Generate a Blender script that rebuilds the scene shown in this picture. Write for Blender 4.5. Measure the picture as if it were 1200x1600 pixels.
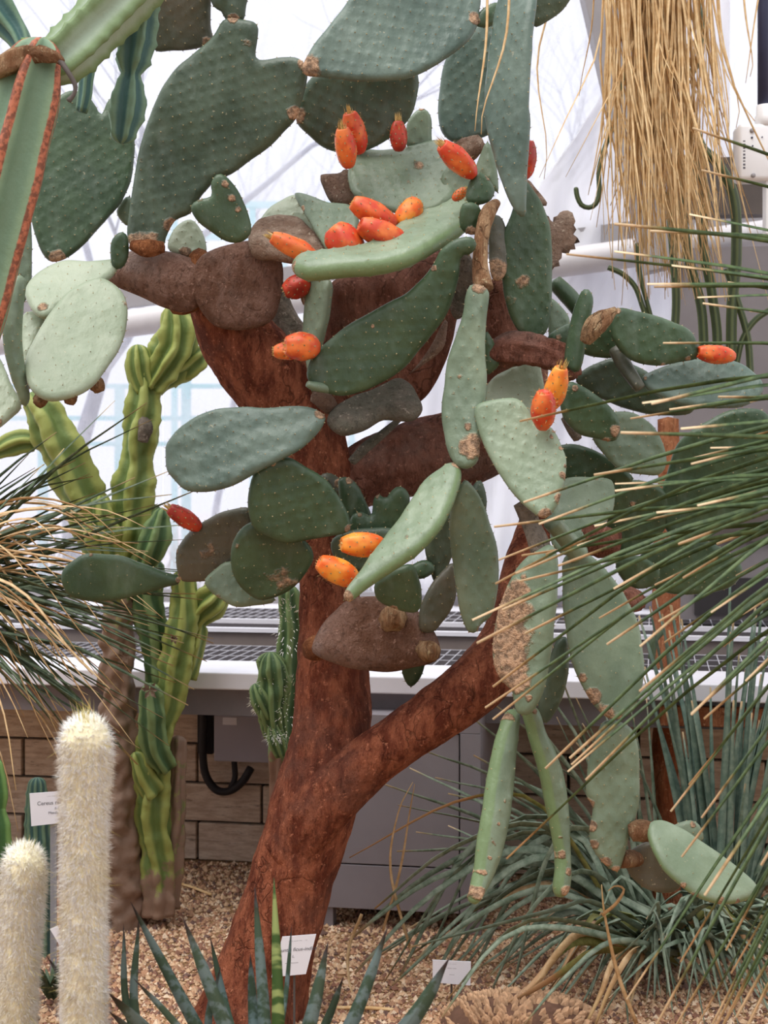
import bpy, bmesh, math, random
import numpy as np
from mathutils import Vector, Matrix, noise as mn
from mathutils.geometry import delaunay_2d_cdt

random.seed(7)
rng = np.random.default_rng(7)
for o in list(bpy.data.objects):
    bpy.data.objects.remove(o)
scene = bpy.context.scene
COL = scene.collection

# ------------------------------------------------------------------ camera, sky, sun, exposure
F, CX, HZ, H = 2400.0, 600.0, 740.0, 1.3
cam_d = bpy.data.cameras.new('camera')
cam_d.sensor_fit = 'VERTICAL'
cam_d.sensor_height = 24.0
cam_d.lens = 24.0 * F / 1600.0
cam_d.shift_y = -(800.0 - HZ) / 1600.0
cam_d.clip_end = 300
cam_d.dof.use_dof = True
cam_d.dof.focus_distance = 3.45
cam_d.dof.aperture_fstop = 4.2
cam = bpy.data.objects.new('camera', cam_d)
COL.objects.link(cam)
cam.location = (0, 0, H)
cam.rotation_euler = (math.pi / 2, 0, 0)
scene.camera = cam

world = bpy.data.worlds.new('overcast_sky')
scene.world = world
world.use_nodes = True
bg = world.node_tree.nodes['Background']
bg.inputs[0].default_value = (0.955, 0.96, 1.0, 1)
bg.inputs[1].default_value = 1.05

sun_d = bpy.data.lights.new('sun', 'SUN')
sun_d.energy = 2.2
sun_d.angle = math.radians(50)
sun_d.color = (1.0, 0.97, 0.92)
sun = bpy.data.objects.new('sun', sun_d)
COL.objects.link(sun)
sun.rotation_euler = (math.radians(18), math.radians(-16), 0)

scene.view_settings.view_transform = 'Standard'
scene.view_settings.look = 'None'
scene.view_settings.gamma = 1.0
scene.view_settings.exposure = 0.3
scene.view_settings.use_curve_mapping = False


# ------------------------------------------------------------------ helpers
def P(px, py, Y):
    return Vector(((px - CX) / F * Y, Y, H - (py - HZ) / F * Y))


WL = {}


def link(o, parent=None, loc=(0, 0, 0)):
    COL.objects.link(o)
    loc = Vector(loc)
    WL[o.name] = loc
    if parent is not None:
        o.parent = parent
        o.location = loc - WL[parent.name]
    else:
        o.location = loc
    return o


def thing(name, loc, label, cat, group=None):
    o = bpy.data.objects.new(name, None)
    o.empty_display_size = 0.05
    link(o, None, loc)
    o['label'] = label
    o['category'] = cat
    if group:
        o['group'] = group
    return o


def tag(o, label, cat, group=None):
    o['label'] = label
    o['category'] = cat
    if group:
        o['group'] = group
    return o


def mesh(name, verts, faces, mats, parent=None, loc=None, smooth=True, midx=None, attrs=None):
    """verts in world space"""
    me = bpy.data.meshes.new(name)
    if loc is None:
        loc = WL[parent.name] if parent is not None else Vector((0, 0, 0))
    V = np.asarray(verts, dtype=float) - np.asarray(loc, dtype=float)
    me.from_pydata(V.tolist(), [], faces if isinstance(faces, list) else faces.tolist())
    if not isinstance(mats, (list, tuple)):
        mats = [mats]
    for m in mats:
        me.materials.append(m)
    if smooth:
        me.polygons.foreach_set('use_smooth', [True] * len(me.polygons))
    if midx is not None:
        me.polygons.foreach_set('material_index', midx)
    if attrs:
        for k, v in attrs.items():
            a = me.attributes.new(k, 'FLOAT', 'POINT')
            a.data.foreach_set('value', np.asarray(v, dtype=np.float32))
    me.update()
    o = bpy.data.objects.new(name, me)
    link(o, parent, loc)
    return o


def crom(pts, n, closed=False):
    pts = np.asarray(pts, dtype=float)
    m = len(pts)
    out = []
    segs = m if closed else m - 1
    per = max(2, int(math.ceil(n / segs)))
    for i in range(segs):
        if closed:
            p0, p1, p2, p3 = pts[(i - 1) % m], pts[i], pts[(i + 1) % m], pts[(i + 2) % m]
        else:
            p1, p2 = pts[i], pts[i + 1]
            p0 = pts[i - 1] if i > 0 else 2 * p1 - p2
            p3 = pts[i + 2] if i + 2 < m else 2 * p2 - p1
        for k in range(per):
            t = k / per
            out.append(0.5 * ((2 * p1) + (-p0 + p2) * t + (2 * p0 - 5 * p1 + 4 * p2 - p3) * t * t
                              + (-p0 + 3 * p1 - 3 * p2 + p3) * t ** 3))
    if not closed:
        out.append(pts[-1])
    return np.array(out)


def resample(poly, step, closed=True):
    p = np.vstack([poly, poly[:1]]) if closed else poly
    d = np.r_[0, np.cumsum(np.linalg.norm(np.diff(p, axis=0), axis=1))]
    n = max(8, int(d[-1] / step))
    s = np.linspace(0, d[-1], n + (1 if closed else 0))
    if closed:
        s = s[:-1]
    return np.stack([np.interp(s, d, p[:, k]) for k in range(p.shape[1])], axis=1)


def box(bm, x0, x1, y0, y1, z0, z1, M=None):
    vs = [bm.verts.new(c) for c in ((x0, y0, z0), (x1, y0, z0), (x1, y1, z0), (x0, y1, z0),
                                    (x0, y0, z1), (x1, y0, z1), (x1, y1, z1), (x0, y1, z1))]
    for f in ((0, 3, 2, 1), (4, 5, 6, 7), (0, 1, 5, 4), (1, 2, 6, 5), (2, 3, 7, 6), (3, 0, 4, 7)):
        bm.faces.new([vs[i] for i in f])
    if M is not None:
        bmesh.ops.transform(bm, matrix=M, verts=vs)
    return vs


def bmobj(name, bm, mats, parent=None, bevel=0.0, smooth=False, loc=None):
    if bevel > 0:
        bmesh.ops.bevel(bm, geom=list(bm.edges), offset=bevel, segments=2, affect='EDGES', profile=0.5)
    bmesh.ops.recalc_face_normals(bm, faces=bm.faces)
    if loc is None:
        loc = WL[parent.name] if parent is not None else Vector((0, 0, 0))
    bmesh.ops.translate(bm, verts=bm.verts, vec=-Vector(loc))
    me = bpy.data.meshes.new(name)
    bm.to_mesh(me)
    bm.free()
    if not isinstance(mats, (list, tuple)):
        mats = [mats]
    for m in mats:
        me.materials.append(m)
    if smooth:
        me.polygons.foreach_set('use_smooth', [True] * len(me.polygons))
    o = bpy.data.objects.new(name, me)
    link(o, parent, loc)
    return o


# ------------------------------------------------------------------ materials
def srgb(r, g, b):
    f = lambda c: (c / 255 / 12.92) if c / 255 <= 0.04045 else ((c / 255 + 0.055) / 1.055) ** 2.4
    return (f(r), f(g), f(b), 1)


class NT:
    def __init__(self, name, rough=0.5, spec=0.5):
        self.m = bpy.data.materials.new(name)
        self.m.use_nodes = True
        self.t = self.m.node_tree
        self.b = self.t.nodes['Principled BSDF']
        self.b.inputs['Roughness'].default_value = rough
        self.b.inputs['Specular IOR Level'].default_value = spec
        self.tc = self.t.nodes.new('ShaderNodeTexCoord')

    def n(self, typ, **kw):
        nd = self.t.nodes.new(typ)
        for k, v in kw.items():
            setattr(nd, k, v)
        return nd

    def l(self, a, b):
        self.t.links.new(a, b)

    def noise(self, scale, detail=4, rough=0.6, vec=None, stretch=None):
        nd = self.n('ShaderNodeTexNoise')
        nd.inputs['Scale'].default_value = scale
        nd.inputs['Detail'].default_value = detail
        nd.inputs['Roughness'].default_value = rough
        v = vec if vec is not None else self.tc.outputs['Object']
        if stretch:
            mp = self.n('ShaderNodeMapping')
            mp.inputs['Scale'].default_value = stretch
            self.l(v, mp.inputs[0])
            v = mp.outputs[0]
        self.l(v, nd.inputs['Vector'])
        return nd.outputs['Fac']

    def ramp(self, fac, stops):
        r = self.n('ShaderNodeValToRGB')
        cr = r.color_ramp
        while len(cr.elements) < len(stops):
            cr.elements.new(0.5)
        for e, (p, c) in zip(cr.elements, stops):
            e.position = p
            e.color = c if len(c) == 4 else (*c, 1)
        self.l(fac, r.inputs[0])
        return r.outputs[0]

    def mix(self, fac, a, b, mode='MIX'):
        nd = self.n('ShaderNodeMix', data_type='RGBA', blend_type=mode)
        if isinstance(fac, (int, float)):
            nd.inputs[0].default_value = fac
        else:
            self.l(fac, nd.inputs[0])
        for s, i in ((a, 6), (b, 7)):
            if isinstance(s, (tuple, list)):
                nd.inputs[i].default_value = s
            else:
                self.l(s, nd.inputs[i])
        return nd.outputs[2]

    def math(self, op, a, b=0.0):
        nd = self.n('ShaderNodeMath', operation=op)
        for s, i in ((a, 0), (b, 1)):
            if isinstance(s, (int, float)):
                nd.inputs[i].default_value = s
            else:
                self.l(s, nd.inputs[i])
        return nd.outputs[0]

    def mr(self, v, a, b, c=0.0, d=1.0):
        nd = self.n('ShaderNodeMapRange', interpolation_type='SMOOTHSTEP')
        self.l(v, nd.inputs[0])
        for i, x in enumerate((a, b, c, d)):
            nd.inputs[i + 1].default_value = x
        return nd.outputs[0]

    def attr(self, name):
        nd = self.n('ShaderNodeAttribute', attribute_name=name)
        return nd.outputs['Fac']

    def bump(self, h, strength=0.3, dist=0.01):
        nd = self.n('ShaderNodeBump')
        nd.inputs['Strength'].default_value = strength
        nd.inputs['Distance'].default_value = dist
        self.l(h, nd.inputs['Height'])
        self.l(nd.outputs[0], self.b.inputs['Normal'])

    def color(self, c):
        if isinstance(c, (tuple, list)):
            self.b.inputs['Base Color'].default_value = c
        else:
            self.l(c, self.b.inputs['Base Color'])
        return self


def plain(name, c, rough=0.5, var=0.15, scale=30, spec=0.4, bump=0.0, metal=0.0):
    t = NT(name, rough, spec)
    dark = tuple(x * (1 - var) for x in c[:3]) + (1,)
    lite = tuple(min(1, x * (1 + var)) for x in c[:3]) + (1,)
    f = t.noise(scale)
    t.color(t.mix(t.mr(f, 0.3, 0.7), dark, lite))
    t.b.inputs['Metallic'].default_value = metal
    if bump:
        t.bump(f, bump, 0.01)
    return t.m


def pad_mat(name, c1, c2, cork=(158, 128, 102), bloom=(175, 188, 178), bl=0.10, rough=0.40, rimc=(112, 136, 90)):
    t = NT(name, rough, 0.5)
    n1 = t.noise(7, 5, 0.6)
    n2 = t.noise(34, 4, 0.6)
    c = t.mix(t.mr(n1, 0.32, 0.68), srgb(*c1), srgb(*c2))
    st = t.noise(26, 3, 0.5, stretch=(1.0, 1.0, 0.28))
    c = t.mix(t.math('MULTIPLY', t.mr(st, 0.48, 0.8), bl), c, srgb(*bloom))
    # pale scabs and specks
    sp = t.noise(75, 3, 0.7)
    c = t.mix(t.math('MULTIPLY', t.mr(sp, 0.66, 0.74), 0.55), c, srgb(186, 178, 150))
    a = t.attr('cork')
    f = t.mr(t.math('ADD', a, t.math('MULTIPLY', t.math('SUBTRACT', n2, 0.5), 0.9)), 0.38, 0.62)
    ck = t.mix(t.mr(sp, 0.35, 0.65), srgb(*[x * 0.72 for x in cork]), srgb(*[min(255, x * 1.2) for x in cork]))
    c = t.mix(t.math('MULTIPLY', t.mr(t.math('ADD', t.attr('rim'), t.math('MULTIPLY', t.math('SUBTRACT', n1, 0.5), 0.3)), 0.15, 0.6), 0.8), c, srgb(*rimc))
    c = t.mix(f, c, ck)
    t.color(c)
    r = t.mr(f, 0, 1, rough, 0.85)
    t.l(r, t.b.inputs['Roughness'])
    wr = t.noise(48, 3, 0.6, stretch=(1.0, 1.0, 0.35))
    t.bump(t.math('ADD', t.math('ADD', t.math('MULTIPLY', n2, 0.5), t.math('MULTIPLY', wr, 0.5)), t.math('MULTIPLY', t.math('MULTIPLY', sp, f), 3.0)), 0.5, 0.008)
    return t.m


M = {}
M['pad_dark'] = pad_mat('pad_dark_green', (50, 72, 48), (72, 94, 66))
M['pad_deep'] = pad_mat('pad_deep_green', (56, 72, 56), (82, 98, 80))
M['pad_grey'] = pad_mat('pad_grey_green', (98, 116, 94), (124, 140, 116))
M['pad_blue'] = pad_mat('pad_blue_green', (74, 94, 84), (100, 118, 106))
M['pad_toplit'] = pad_mat('pad_toplit_green', (142, 156, 130), (164, 174, 150))  # paler copy: light on upward-facing pads is put into the colour
M['pad_mid'] = pad_mat('pad_mid_green', (116, 134, 108), (140, 156, 130))
M['pad_olive'] = pad_mat('pad_weathered_olive', (70, 76, 62), (100, 94, 80))


def bark_mat(name, a, b, c, scale=18, streak=(1, 1, 0.3), rough=0.9, crack=0.45):
    t = NT(name, rough, 0.15)
    n1 = t.noise(scale, 6, 0.7, stretch=streak)
    n2 = t.noise(4, 4, 0.65)
    n3 = t.noise(90, 5, 0.75, stretch=streak)
    warp = t.n('ShaderNodeTexNoise')
    warp.inputs['Scale'].default_value = 12
    warp.inputs['Detail'].default_value = 3
    t.l(t.tc.outputs['Object'], warp.inputs['Vector'])
    vm = t.n('ShaderNodeVectorMath', operation='MULTIPLY_ADD')
    t.l(warp.outputs['Color'], vm.inputs[0])
    vm.inputs[1].default_value = (0.12, 0.12, 0.12)
    t.l(t.tc.outputs['Object'], vm.inputs[2])
    mp = t.n('ShaderNodeMapping')
    mp.inputs['Scale'].default_value = streak
    t.l(vm.outputs[0], mp.inputs[0])
    vo = t.n('ShaderNodeTexVoronoi', feature='DISTANCE_TO_EDGE')
    vo.inputs['Scale'].default_value = scale * 0.8
    t.l(mp.outputs[0], vo.inputs['Vector'])
    ck = t.mr(t.math('ADD', vo.outputs['Distance'], t.math('MULTIPLY', t.mr(n2, 0.40, 0.62), 0.2)), 0.0, 0.05)
    col = t.mix(t.mr(n1, 0.38, 0.62), srgb(*a), srgb(*b))
    col = t.mix(t.math('MULTIPLY', t.mr(n2, 0.45, 0.65), 0.75), col, srgb(*c))
    col = t.mix(t.math('MULTIPLY', t.mr(n3, 0.5, 0.66), 0.5), col, srgb(*[x * 0.55 for x in a]))
    col = t.mix(t.math('MULTIPLY', t.mr(ck, 0, 1, 1, 0), crack), col, srgb(*[x * 0.35 for x in a]))
    pale = t.noise(70, 4, 0.75)
    col = t.mix(t.math('MULTIPLY', t.mr(pale, 0.58, 0.68), 0.5), col, srgb(*[min(255, x * 1.25 + 30) for x in b]))
    t.color(col)
    h = t.math('ADD', t.math('ADD', n1, t.math('MULTIPLY', n3, 0.8)), t.math('MULTIPLY', ck, 0.15))
    t.bump(h, 1.0, 0.03)
    return t.m


M['bark'] = bark_mat('red_brown_bark', (122, 62, 44), (186, 112, 82), (120, 80, 68), scale=26)
M['bark_dark'] = bark_mat('dark_red_bark', (134, 86, 70), (172, 118, 100), (142, 118, 108))
M['wood_pad'] = bark_mat('woody_pad_bark', (128, 92, 74), (164, 128, 112), (168, 148, 140), scale=14, streak=(1, 1, 0.6), crack=0.0)
M['wood_tan'] = bark_mat('tan_woody_skin', (160, 130, 110), (196, 170, 150), (150, 122, 108), scale=16, streak=(1, 1, 1), crack=0.0)
M['wood_grey'] = bark_mat('grey_woody_skin', (124, 112, 100), (166, 152, 138), (116, 118, 104), scale=14, streak=(1, 1, 1), crack=0.0)
M['rust'] = bark_mat('rusty_joint_fibre', (138, 82, 50), (184, 120, 78), (120, 76, 54), scale=34, streak=(1, 1, 0.5), crack=0.2)
M['fibre'] = bark_mat('dry_fibre', (158, 116, 84), (206, 170, 132), (128, 88, 62), scale=30, streak=(1, 1, 0.15))

t = NT('areole', 0.8, 0.2)
t.color(t.mix(t.mr(t.noise(300), 0.35, 0.65), srgb(92, 74, 46), srgb(204, 190, 146)))
M['areole'] = t.m

t = NT('fruit_skin', 0.42, 0.5)
f1 = t.noise(22, 3, 0.5)
a = t.attr('along')
c = t.mix(t.mr(f1, 0.35, 0.65), srgb(206, 62, 30), srgb(238, 128, 58))
c = t.mix(t.math('MULTIPLY', t.mr(a, 0.0, 0.45, 1, 0), 0.5), c, srgb(196, 44, 30))
t.color(c)
t.b.inputs['Subsurface Weight'].default_value = 0.08
t.b.inputs['Subsurface Radius'].default_value = (0.02, 0.006, 0.003)
M['fruit'] = t.m
t = NT('fruit_skin_red', 0.42, 0.5)
c = t.mix(t.mr(t.noise(22, 3, 0.5), 0.35, 0.65), srgb(150, 36, 26), srgb(206, 70, 40))
t.color(c)
M['fruit_red'] = t.m
t = NT('fruit_skin_orange', 0.4, 0.5)
c = t.mix(t.mr(t.noise(22, 3, 0.5), 0.35, 0.65), srgb(232, 96, 26), srgb(246, 162, 60))
t.color(c)
M['fruit_orange'] = t.m
M['crown'] = plain('dry_flower_tuft', srgb(206, 176, 112), 0.9, 0.35, 200)


def rib_mat(name, valley, crest, edge=None, corky=(128, 104, 84)):
    t = NT(name, 0.55, 0.35)
    r = t.attr('rib')
    n1 = t.noise(14, 4, 0.6)
    c = t.mix(t.mr(t.math('ADD', r, t.math('MULTIPLY', t.math('SUBTRACT', n1, 0.5), 0.5)), 0.25, 0.8), srgb(*valley), srgb(*crest))
    if edge:
        c = t.mix(t.mr(t.math('ADD', r, t.math('MULTIPLY', t.math('SUBTRACT', t.noise(60), 0.5), 0.12)), 0.74, 0.82), c, t.mix(t.mr(t.noise(90), .4, .6), srgb(*edge), srgb(*[min(255, x * 1.5) for x in edge])))
    k = t.attr('cork')
    n2 = t.noise(30, 4, 0.65)
    kf = t.mr(t.math('ADD', k, t.math('MULTIPLY', t.math('SUBTRACT', n2, 0.5), 1.0)), 0.4, 0.6)
    c = t.mix(kf, c, t.mix(n1, srgb(*[x * 0.65 for x in corky]), srgb(*corky)))
    t.color(c)
    t.bump(n2, 0.35, 0.008)
    return t.m


M['rib_grey'] = rib_mat('ribbed_grey_green_skin', (112, 138, 112), (128, 152, 120), edge=(122, 72, 52))
M['rib_blue'] = rib_mat('ribbed_blue_green_skin', (62, 96, 92), (104, 132, 108))
M['rib_pale'] = rib_mat('ribbed_pale_skin', (150, 166, 144), (116, 138, 96))
M['monstrose'] = rib_mat('monstrose_yellow_green_skin', (100, 120, 62), (146, 154, 82), corky=(160, 130, 110))
M['monstrose_dark'] = rib_mat('monstrose_dark_green_skin', (62, 90, 54), (110, 132, 84), corky=(132, 98, 78))
M['rib_green'] = rib_mat('ribbed_green_skin', (58, 96, 50), (104, 140, 76))
M['snake'] = rib_mat('hanging_stem_skin', (58, 70, 46), (92, 104, 66))


def leaf_mat(name, base, mid, tips, streak=0.4, start=0.80, rough=0.45):
    t = NT(name, rough, 0.4)
    a = t.attr('along')
    n = t.noise(40, 3, 0.6)
    g = t.mix(t.mr(n, 0.3, 0.7), srgb(*base), srgb(*mid))
    aa = t.math('ADD', a, t.math('MULTIPLY', t.math('SUBTRACT', n, 0.5), 0.06))
    r = t.ramp(aa, [(0, (0, 0, 0)), (start, (0, 0, 0)), (min(0.985, start + 0.05), (1, 1, 1))])
    tp = t.ramp(aa, [(start, srgb(*tips[0])), (min(0.99, start + 0.10), srgb(*tips[1]))])
    t.color(t.mix(r, g, tp))
    return t.m


M['blade'] = leaf_mat('long_blade_green', (58, 80, 50), (96, 116, 72), ((196, 136, 78), (238, 212, 172)), start=0.915)
M['blade_dry'] = leaf_mat('dry_blade_tan', (198, 158, 110), (232, 200, 154), ((206, 168, 116), (222, 190, 140)))
M['grass_grey'] = leaf_mat('grey_green_leaf', (104, 124, 102), (154, 168, 148), ((150, 134, 96), (196, 168, 130)), start=0.93)
M['grass_pale'] = leaf_mat('pale_upright_leaf', (104, 132, 120), (142, 164, 150), ((160, 150, 120), (196, 170, 130)), start=0.95)
M['grass_olive'] = leaf_mat('yellow_green_leaf', (124, 130, 70), (168, 168, 104), ((170, 120, 78), (206, 164, 120)), start=0.6)
M['grass_dark'] = leaf_mat('dark_left_leaf', (60, 80, 60), (104, 120, 92), ((150, 130, 86), (190, 166, 120)), start=0.9)
M['straw'] = leaf_mat('hanging_straw', (220, 178, 122), (244, 214, 164), ((206, 168, 116), (222, 190, 140)))

t = NT('agave_skin', 0.5, 0.4)
a = t.attr('along')
w = t.noise(14, 4, 0.6, stretch=(1.3, 1.3, 1.6))
c = t.mix(t.mr(w, 0.46, 0.56), srgb(78, 102, 86), srgb(120, 144, 146))
tp = t.ramp(a, [(0.9, (0, 0, 0)), (0.97, (1, 1, 1))])
c = t.mix(tp, c, srgb(58, 44, 44))
t.color(c)
M['agave'] = t.m
t = NT('agave_yellow_streak_skin', 0.45, 0.4)
w = t.noise(9, 3, 0.55, stretch=(0.5, 0.5, 2.4))
c = t.mix(t.mr(w, 0.44, 0.5), srgb(70, 104, 58), srgb(164, 186, 120))
t.color(c)
M['agave_yellow'] = t.m

t = NT('wool_spines', 0.6, 0.3)
a = t.attr('along')
t.color(t.mix(t.mr(t.noise(14, 3), 0.4, 0.68), srgb(254, 253, 250), srgb(248, 241, 222)))
M['wool'] = t.m
M['torch_body'] = plain('torch_body', srgb(232, 224, 190), 0.8, 0.2, 40)
M['spine_yellow'] = plain('yellow_spine', srgb(206, 192, 112), 0.6, 0.2, 90)

# setting
t = NT('gravel_ground', 0.95, 0.1)
c = t.mix(t.mr(t.noise(160, 4, 0.7), 0.35, 0.65), srgb(138, 100, 70), srgb(206, 172, 128))
c = t.mix(t.math('MULTIPLY', t.mr(t.noise(3, 3), 0.45, 0.7), 0.4), c, srgb(120, 84, 62))
t.color(c)
t.bump(t.noise(120, 4, 0.7), 0.6, 0.02)
M['ground'] = t.m
M['gravel'] = []
for i, cc in enumerate(((214, 180, 146), (184, 142, 112), (146, 106, 88), (232, 208, 180), (116, 90, 82))):
    M['gravel'].append(plain('gravel_chip_tone_%d' % i, srgb(*cc), 0.9, 0.2, 60))
t = NT('travertine', 0.85, 0.2)
s = t.noise(14, 6, 0.7, stretch=(1, 1, 5))
c = t.mix(t.mr(s, 0.35, 0.65), srgb(192, 168, 146), srgb(222, 204, 184))
p = t.noise(46, 4, 0.7, stretch=(0.35, 0.35, 3))
c = t.mix(t.math('MULTIPLY', t.mr(p, 0.6, 0.68), 0.7), c, srgb(104, 84, 72))
t.color(c)
t.bump(t.math('ADD', s, p), 0.4, 0.01)
M['travertine'] = t.m
M['mortar'] = plain('mortar', srgb(70, 62, 58), 0.95, 0.2, 80)
M['sill'] = plain('sill_white', srgb(226, 224, 232), 0.35, 0.03, 10, 0.5)
M['sill_under'] = plain('sill_fascia_grey', srgb(128, 122, 126), 0.6, 0.06, 12)
M['grille_dark'] = plain('grille_dark', srgb(62, 58, 60), 0.95, 0.1, 40, 0.05)  # dark colour stands in for shade down the grille slots
M['grille_bar'] = plain('grille_bar', srgb(196, 194, 202), 0.5, 0.05, 40)
M['riser'] = plain('riser_brown_grey', srgb(132, 120, 116), 0.6, 0.06, 12)
M['frame'] = plain('frame_grey', srgb(150, 146, 148), 0.5, 0.05, 8)
M['pipe_white'] = plain('pipe_paint', srgb(206, 202, 204), 0.4, 0.05, 8)
M['cab'] = plain('cabinet_grey_paint', srgb(142, 136, 142), 0.45, 0.05, 6)
M['cab_dark'] = plain('cabinet_dark', srgb(46, 42, 44), 0.8, 0.1, 20)
M['ebox'] = plain('junction_box_grey', srgb(172, 170, 182), 0.4, 0.03, 10)
M['black'] = plain('black_rubber', srgb(38, 36, 40), 0.6, 0.15, 30)
M['white_plastic'] = plain('white_plastic', srgb(238, 238, 240), 0.35, 0.02, 10)
M['paper'] = plain('label_white', srgb(232, 232, 240), 0.5, 0.02, 10)
M['ink'] = plain('label_ink', srgb(92, 90, 98), 0.7, 0.05, 50)
M['navy'] = plain('dark_blue_hose', srgb(44, 46, 72), 0.5, 0.1, 20)
M['panel'] = plain('dark_panel_grey', srgb(124, 118, 120), 0.6, 0.08, 5)
M['panel_brown'] = plain('dark_brown_board', srgb(84, 76, 72), 0.7, 0.1, 8)
M['orange_wood'] = bark_mat('orange_wood', (164, 92, 58), (206, 140, 100), (140, 80, 54), scale=12, streak=(1, 1, 0.2))
M['stake'] = plain('stake_metal', srgb(150, 152, 160), 0.4, 0.05, 20, metal=0.3)
M['turquoise'] = plain('turquoise_paint', srgb(158, 214, 218), 0.6, 0.06, 4)
M['outside_tree'] = plain('bare_tree_bark', srgb(120, 122, 138), 0.9, 0.15, 4)
M['outside_ground'] = plain('outside_paving', srgb(206, 200, 204), 0.9, 0.08, 1.5)
M['hedge'] = plain('outside_hedge_twigs', srgb(150, 140, 132), 0.9, 0.3, 6)
M['scale'] = plain('leaf_base_scale', srgb(196, 158, 124), 0.85, 0.3, 60)
M['scale_dark'] = plain('leaf_base_core', srgb(110, 80, 64), 0.9, 0.2, 40)

t = NT('polythene_sheet', 0.5, 0.3)
t.color(t.mix(t.mr(t.noise(3, 4, 0.6, stretch=(2, 1, 0.5)), 0.3, 0.7), srgb(236, 236, 242), srgb(250, 250, 252)))
t.b.inputs['Transmission Weight'].default_value = 0.0
M['sheet'] = t.m
tr = t.n('ShaderNodeBsdfTranslucent')
tr.inputs[0].default_value = (0.95, 0.95, 0.97, 1)
mx = t.n('ShaderNodeMixShader')
mx.inputs[0].default_value = 0.55
out = t.t.nodes['Material Output']
t.l(t.b.outputs[0], mx.inputs[1])
t.l(tr.outputs[0], mx.inputs[2])
t.l(mx.outputs[0], out.inputs[0])

# dusty greenhouse glass: clear, a little reflection and a dirt film thickened to paint haze over the view
t = NT('dusty_haze_glass', 0.05, 0.5)
out = t.t.nodes['Material Output']
tp_ = t.n('ShaderNodeBsdfTransparent')
tp_.inputs[0].default_value = (0.92, 0.93, 0.97, 1)
gl = t.n('ShaderNodeBsdfGlossy')
gl.inputs['Roughness'].default_value = 0.05
df = t.n('ShaderNodeBsdfTranslucent')
df.inputs[0].default_value = (0.95, 0.95, 0.97, 1)
m1 = t.n('ShaderNodeMixShader')
t.l(t.math('ADD', t.math('MULTIPLY', t.mr(t.noise(4, 4), 0.3, 0.7), 0.2), 0.18), m1.inputs[0])
m1.inputs[0].default_value = 0.2
t.l(tp_.outputs[0], m1.inputs[1])
t.l(df.outputs[0], m1.inputs[2])
m2 = t.n('ShaderNodeMixShader')
m2.inputs[0].default_value = 0.04
t.l(m1.outputs[0], m2.inputs[1])
t.l(gl.outputs[0], m2.inputs[2])
t.l(m2.outputs[0], out.inputs[0])
M['glass'] = t.m

# ------------------------------------------------------------------ the setting
ANG = math.radians(-10)
U = Vector((math.cos(ANG), math.sin(ANG), 0))
V = Vector((math.sin(ANG), -math.cos(ANG), 0))       # towards the camera
O0 = Vector((0, 5.05, 0))
WM = Matrix(((U.x, -V.x, 0, O0.x), (U.y, -V.y, 0, O0.y), (0, 0, 1, 0), (0, 0, 0, 1)))   # local (u, -v, z)


def wp(u, v, z):
    return O0 + U * u + V * v + Vector((0, 0, z))


def wpix(px, py, v):
    d = Vector(((px - CX) / F, 1.0, -(py - HZ) / F))
    c0 = Vector((0, 0, H))
    s = ((O0 + V * v - c0).dot(V)) / d.dot(V)
    p = c0 + d * s
    return (p - O0).dot(U), p.z, p.y


def wbox(bm, u0, u1, v0, v1, z0, z1):
    return box(bm, u0, u1, -v1, -v0, z0, z1, WM)


def struct(o):
    o['kind'] = 'structure'
    return o


# floor
bm = bmesh.new()
box(bm, -9, 9, -4, 6.3, -0.25, 0.0)
floor = struct(bmobj('floor', bm, M['ground']))

# plain walls standing in for the unseen house, added to shape the front light
bm = bmesh.new()
box(bm, -7, 7, -3.2, -3.0, 0, 3.4)
struct(bmobj('wall_rear_added', bm, M['sill']))
for sx, nm in ((-1, 'wall_left_added'),):  # unseen left wall, added with the rear one for the light
    bm = bmesh.new()
    box(bm, sx * 4.6 - 0.1, sx * 4.6 + 0.1, -3.0, 4.5, 0, 2.6)
    struct(bmobj(nm, bm, M['sill']))

# back wall of travertine blocks under the sill
bm = bmesh.new()
wbox(bm, -2.6, 2.4, -0.14, -0.022, 0, 0.70)
wall = struct(bmobj('wall_back', bm, M['mortar']))
BH = 0.131
row = 0
z = 0.008
jx = wpix(308, 1320, 0)[0]
BL = 0.62
for row in range(6):
    z0 = row * BH + 0.004
    z1 = min(z0 + BH - 0.008, 0.70)
    if z1 - z0 < 0.03:
        continue
    off = jx + (0 if row % 2 == 0 else BL * 0.36)
    k0 = int(math.floor((-2.6 - off) / BL)) - 1
    for k in range(k0, k0 + 12):
        u0 = max(-2.6, off + k * BL + 0.005)
        u1 = min(2.4, off + (k + 1) * BL - 0.005)
        if u1 - u0 < 0.05:
            continue
        bm = bmesh.new()
        dv = random.uniform(-0.003, 0.004)
        wbox(bm, u0, u1, -0.03, 0.0 + dv, z0, z1)
        bmobj('block', bm, M['travertine'], wall, bevel=0.003)


# sills
def grille(parent, u0, u1, v0, v1, z, step, name='grille'):
    bm = bmesh.new()
    wbox(bm, u0, u1, v0, v1, z - 0.03, z - 0.004)
    bmobj('recess_shade', bm, M['grille_dark'], parent)  # flat slab coloured dark as the shade between the bars
    bm = bmesh.new()
    u = u0
    while u < u1:
        wbox(bm, u, u + 0.0024, v0, v1, z - 0.004, z - 0.001)
        u += step
    n = 3
    for i in range(n + 1):
        v = v0 + (v1 - v0) * i / n
        wbox(bm, u0, u1, v - 0.0012, v + 0.0012, z - 0.004, z - 0.0015)
    g = bmobj(name, bm, M['grille_bar'], parent)
    g['kind'] = 'stuff'


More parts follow.
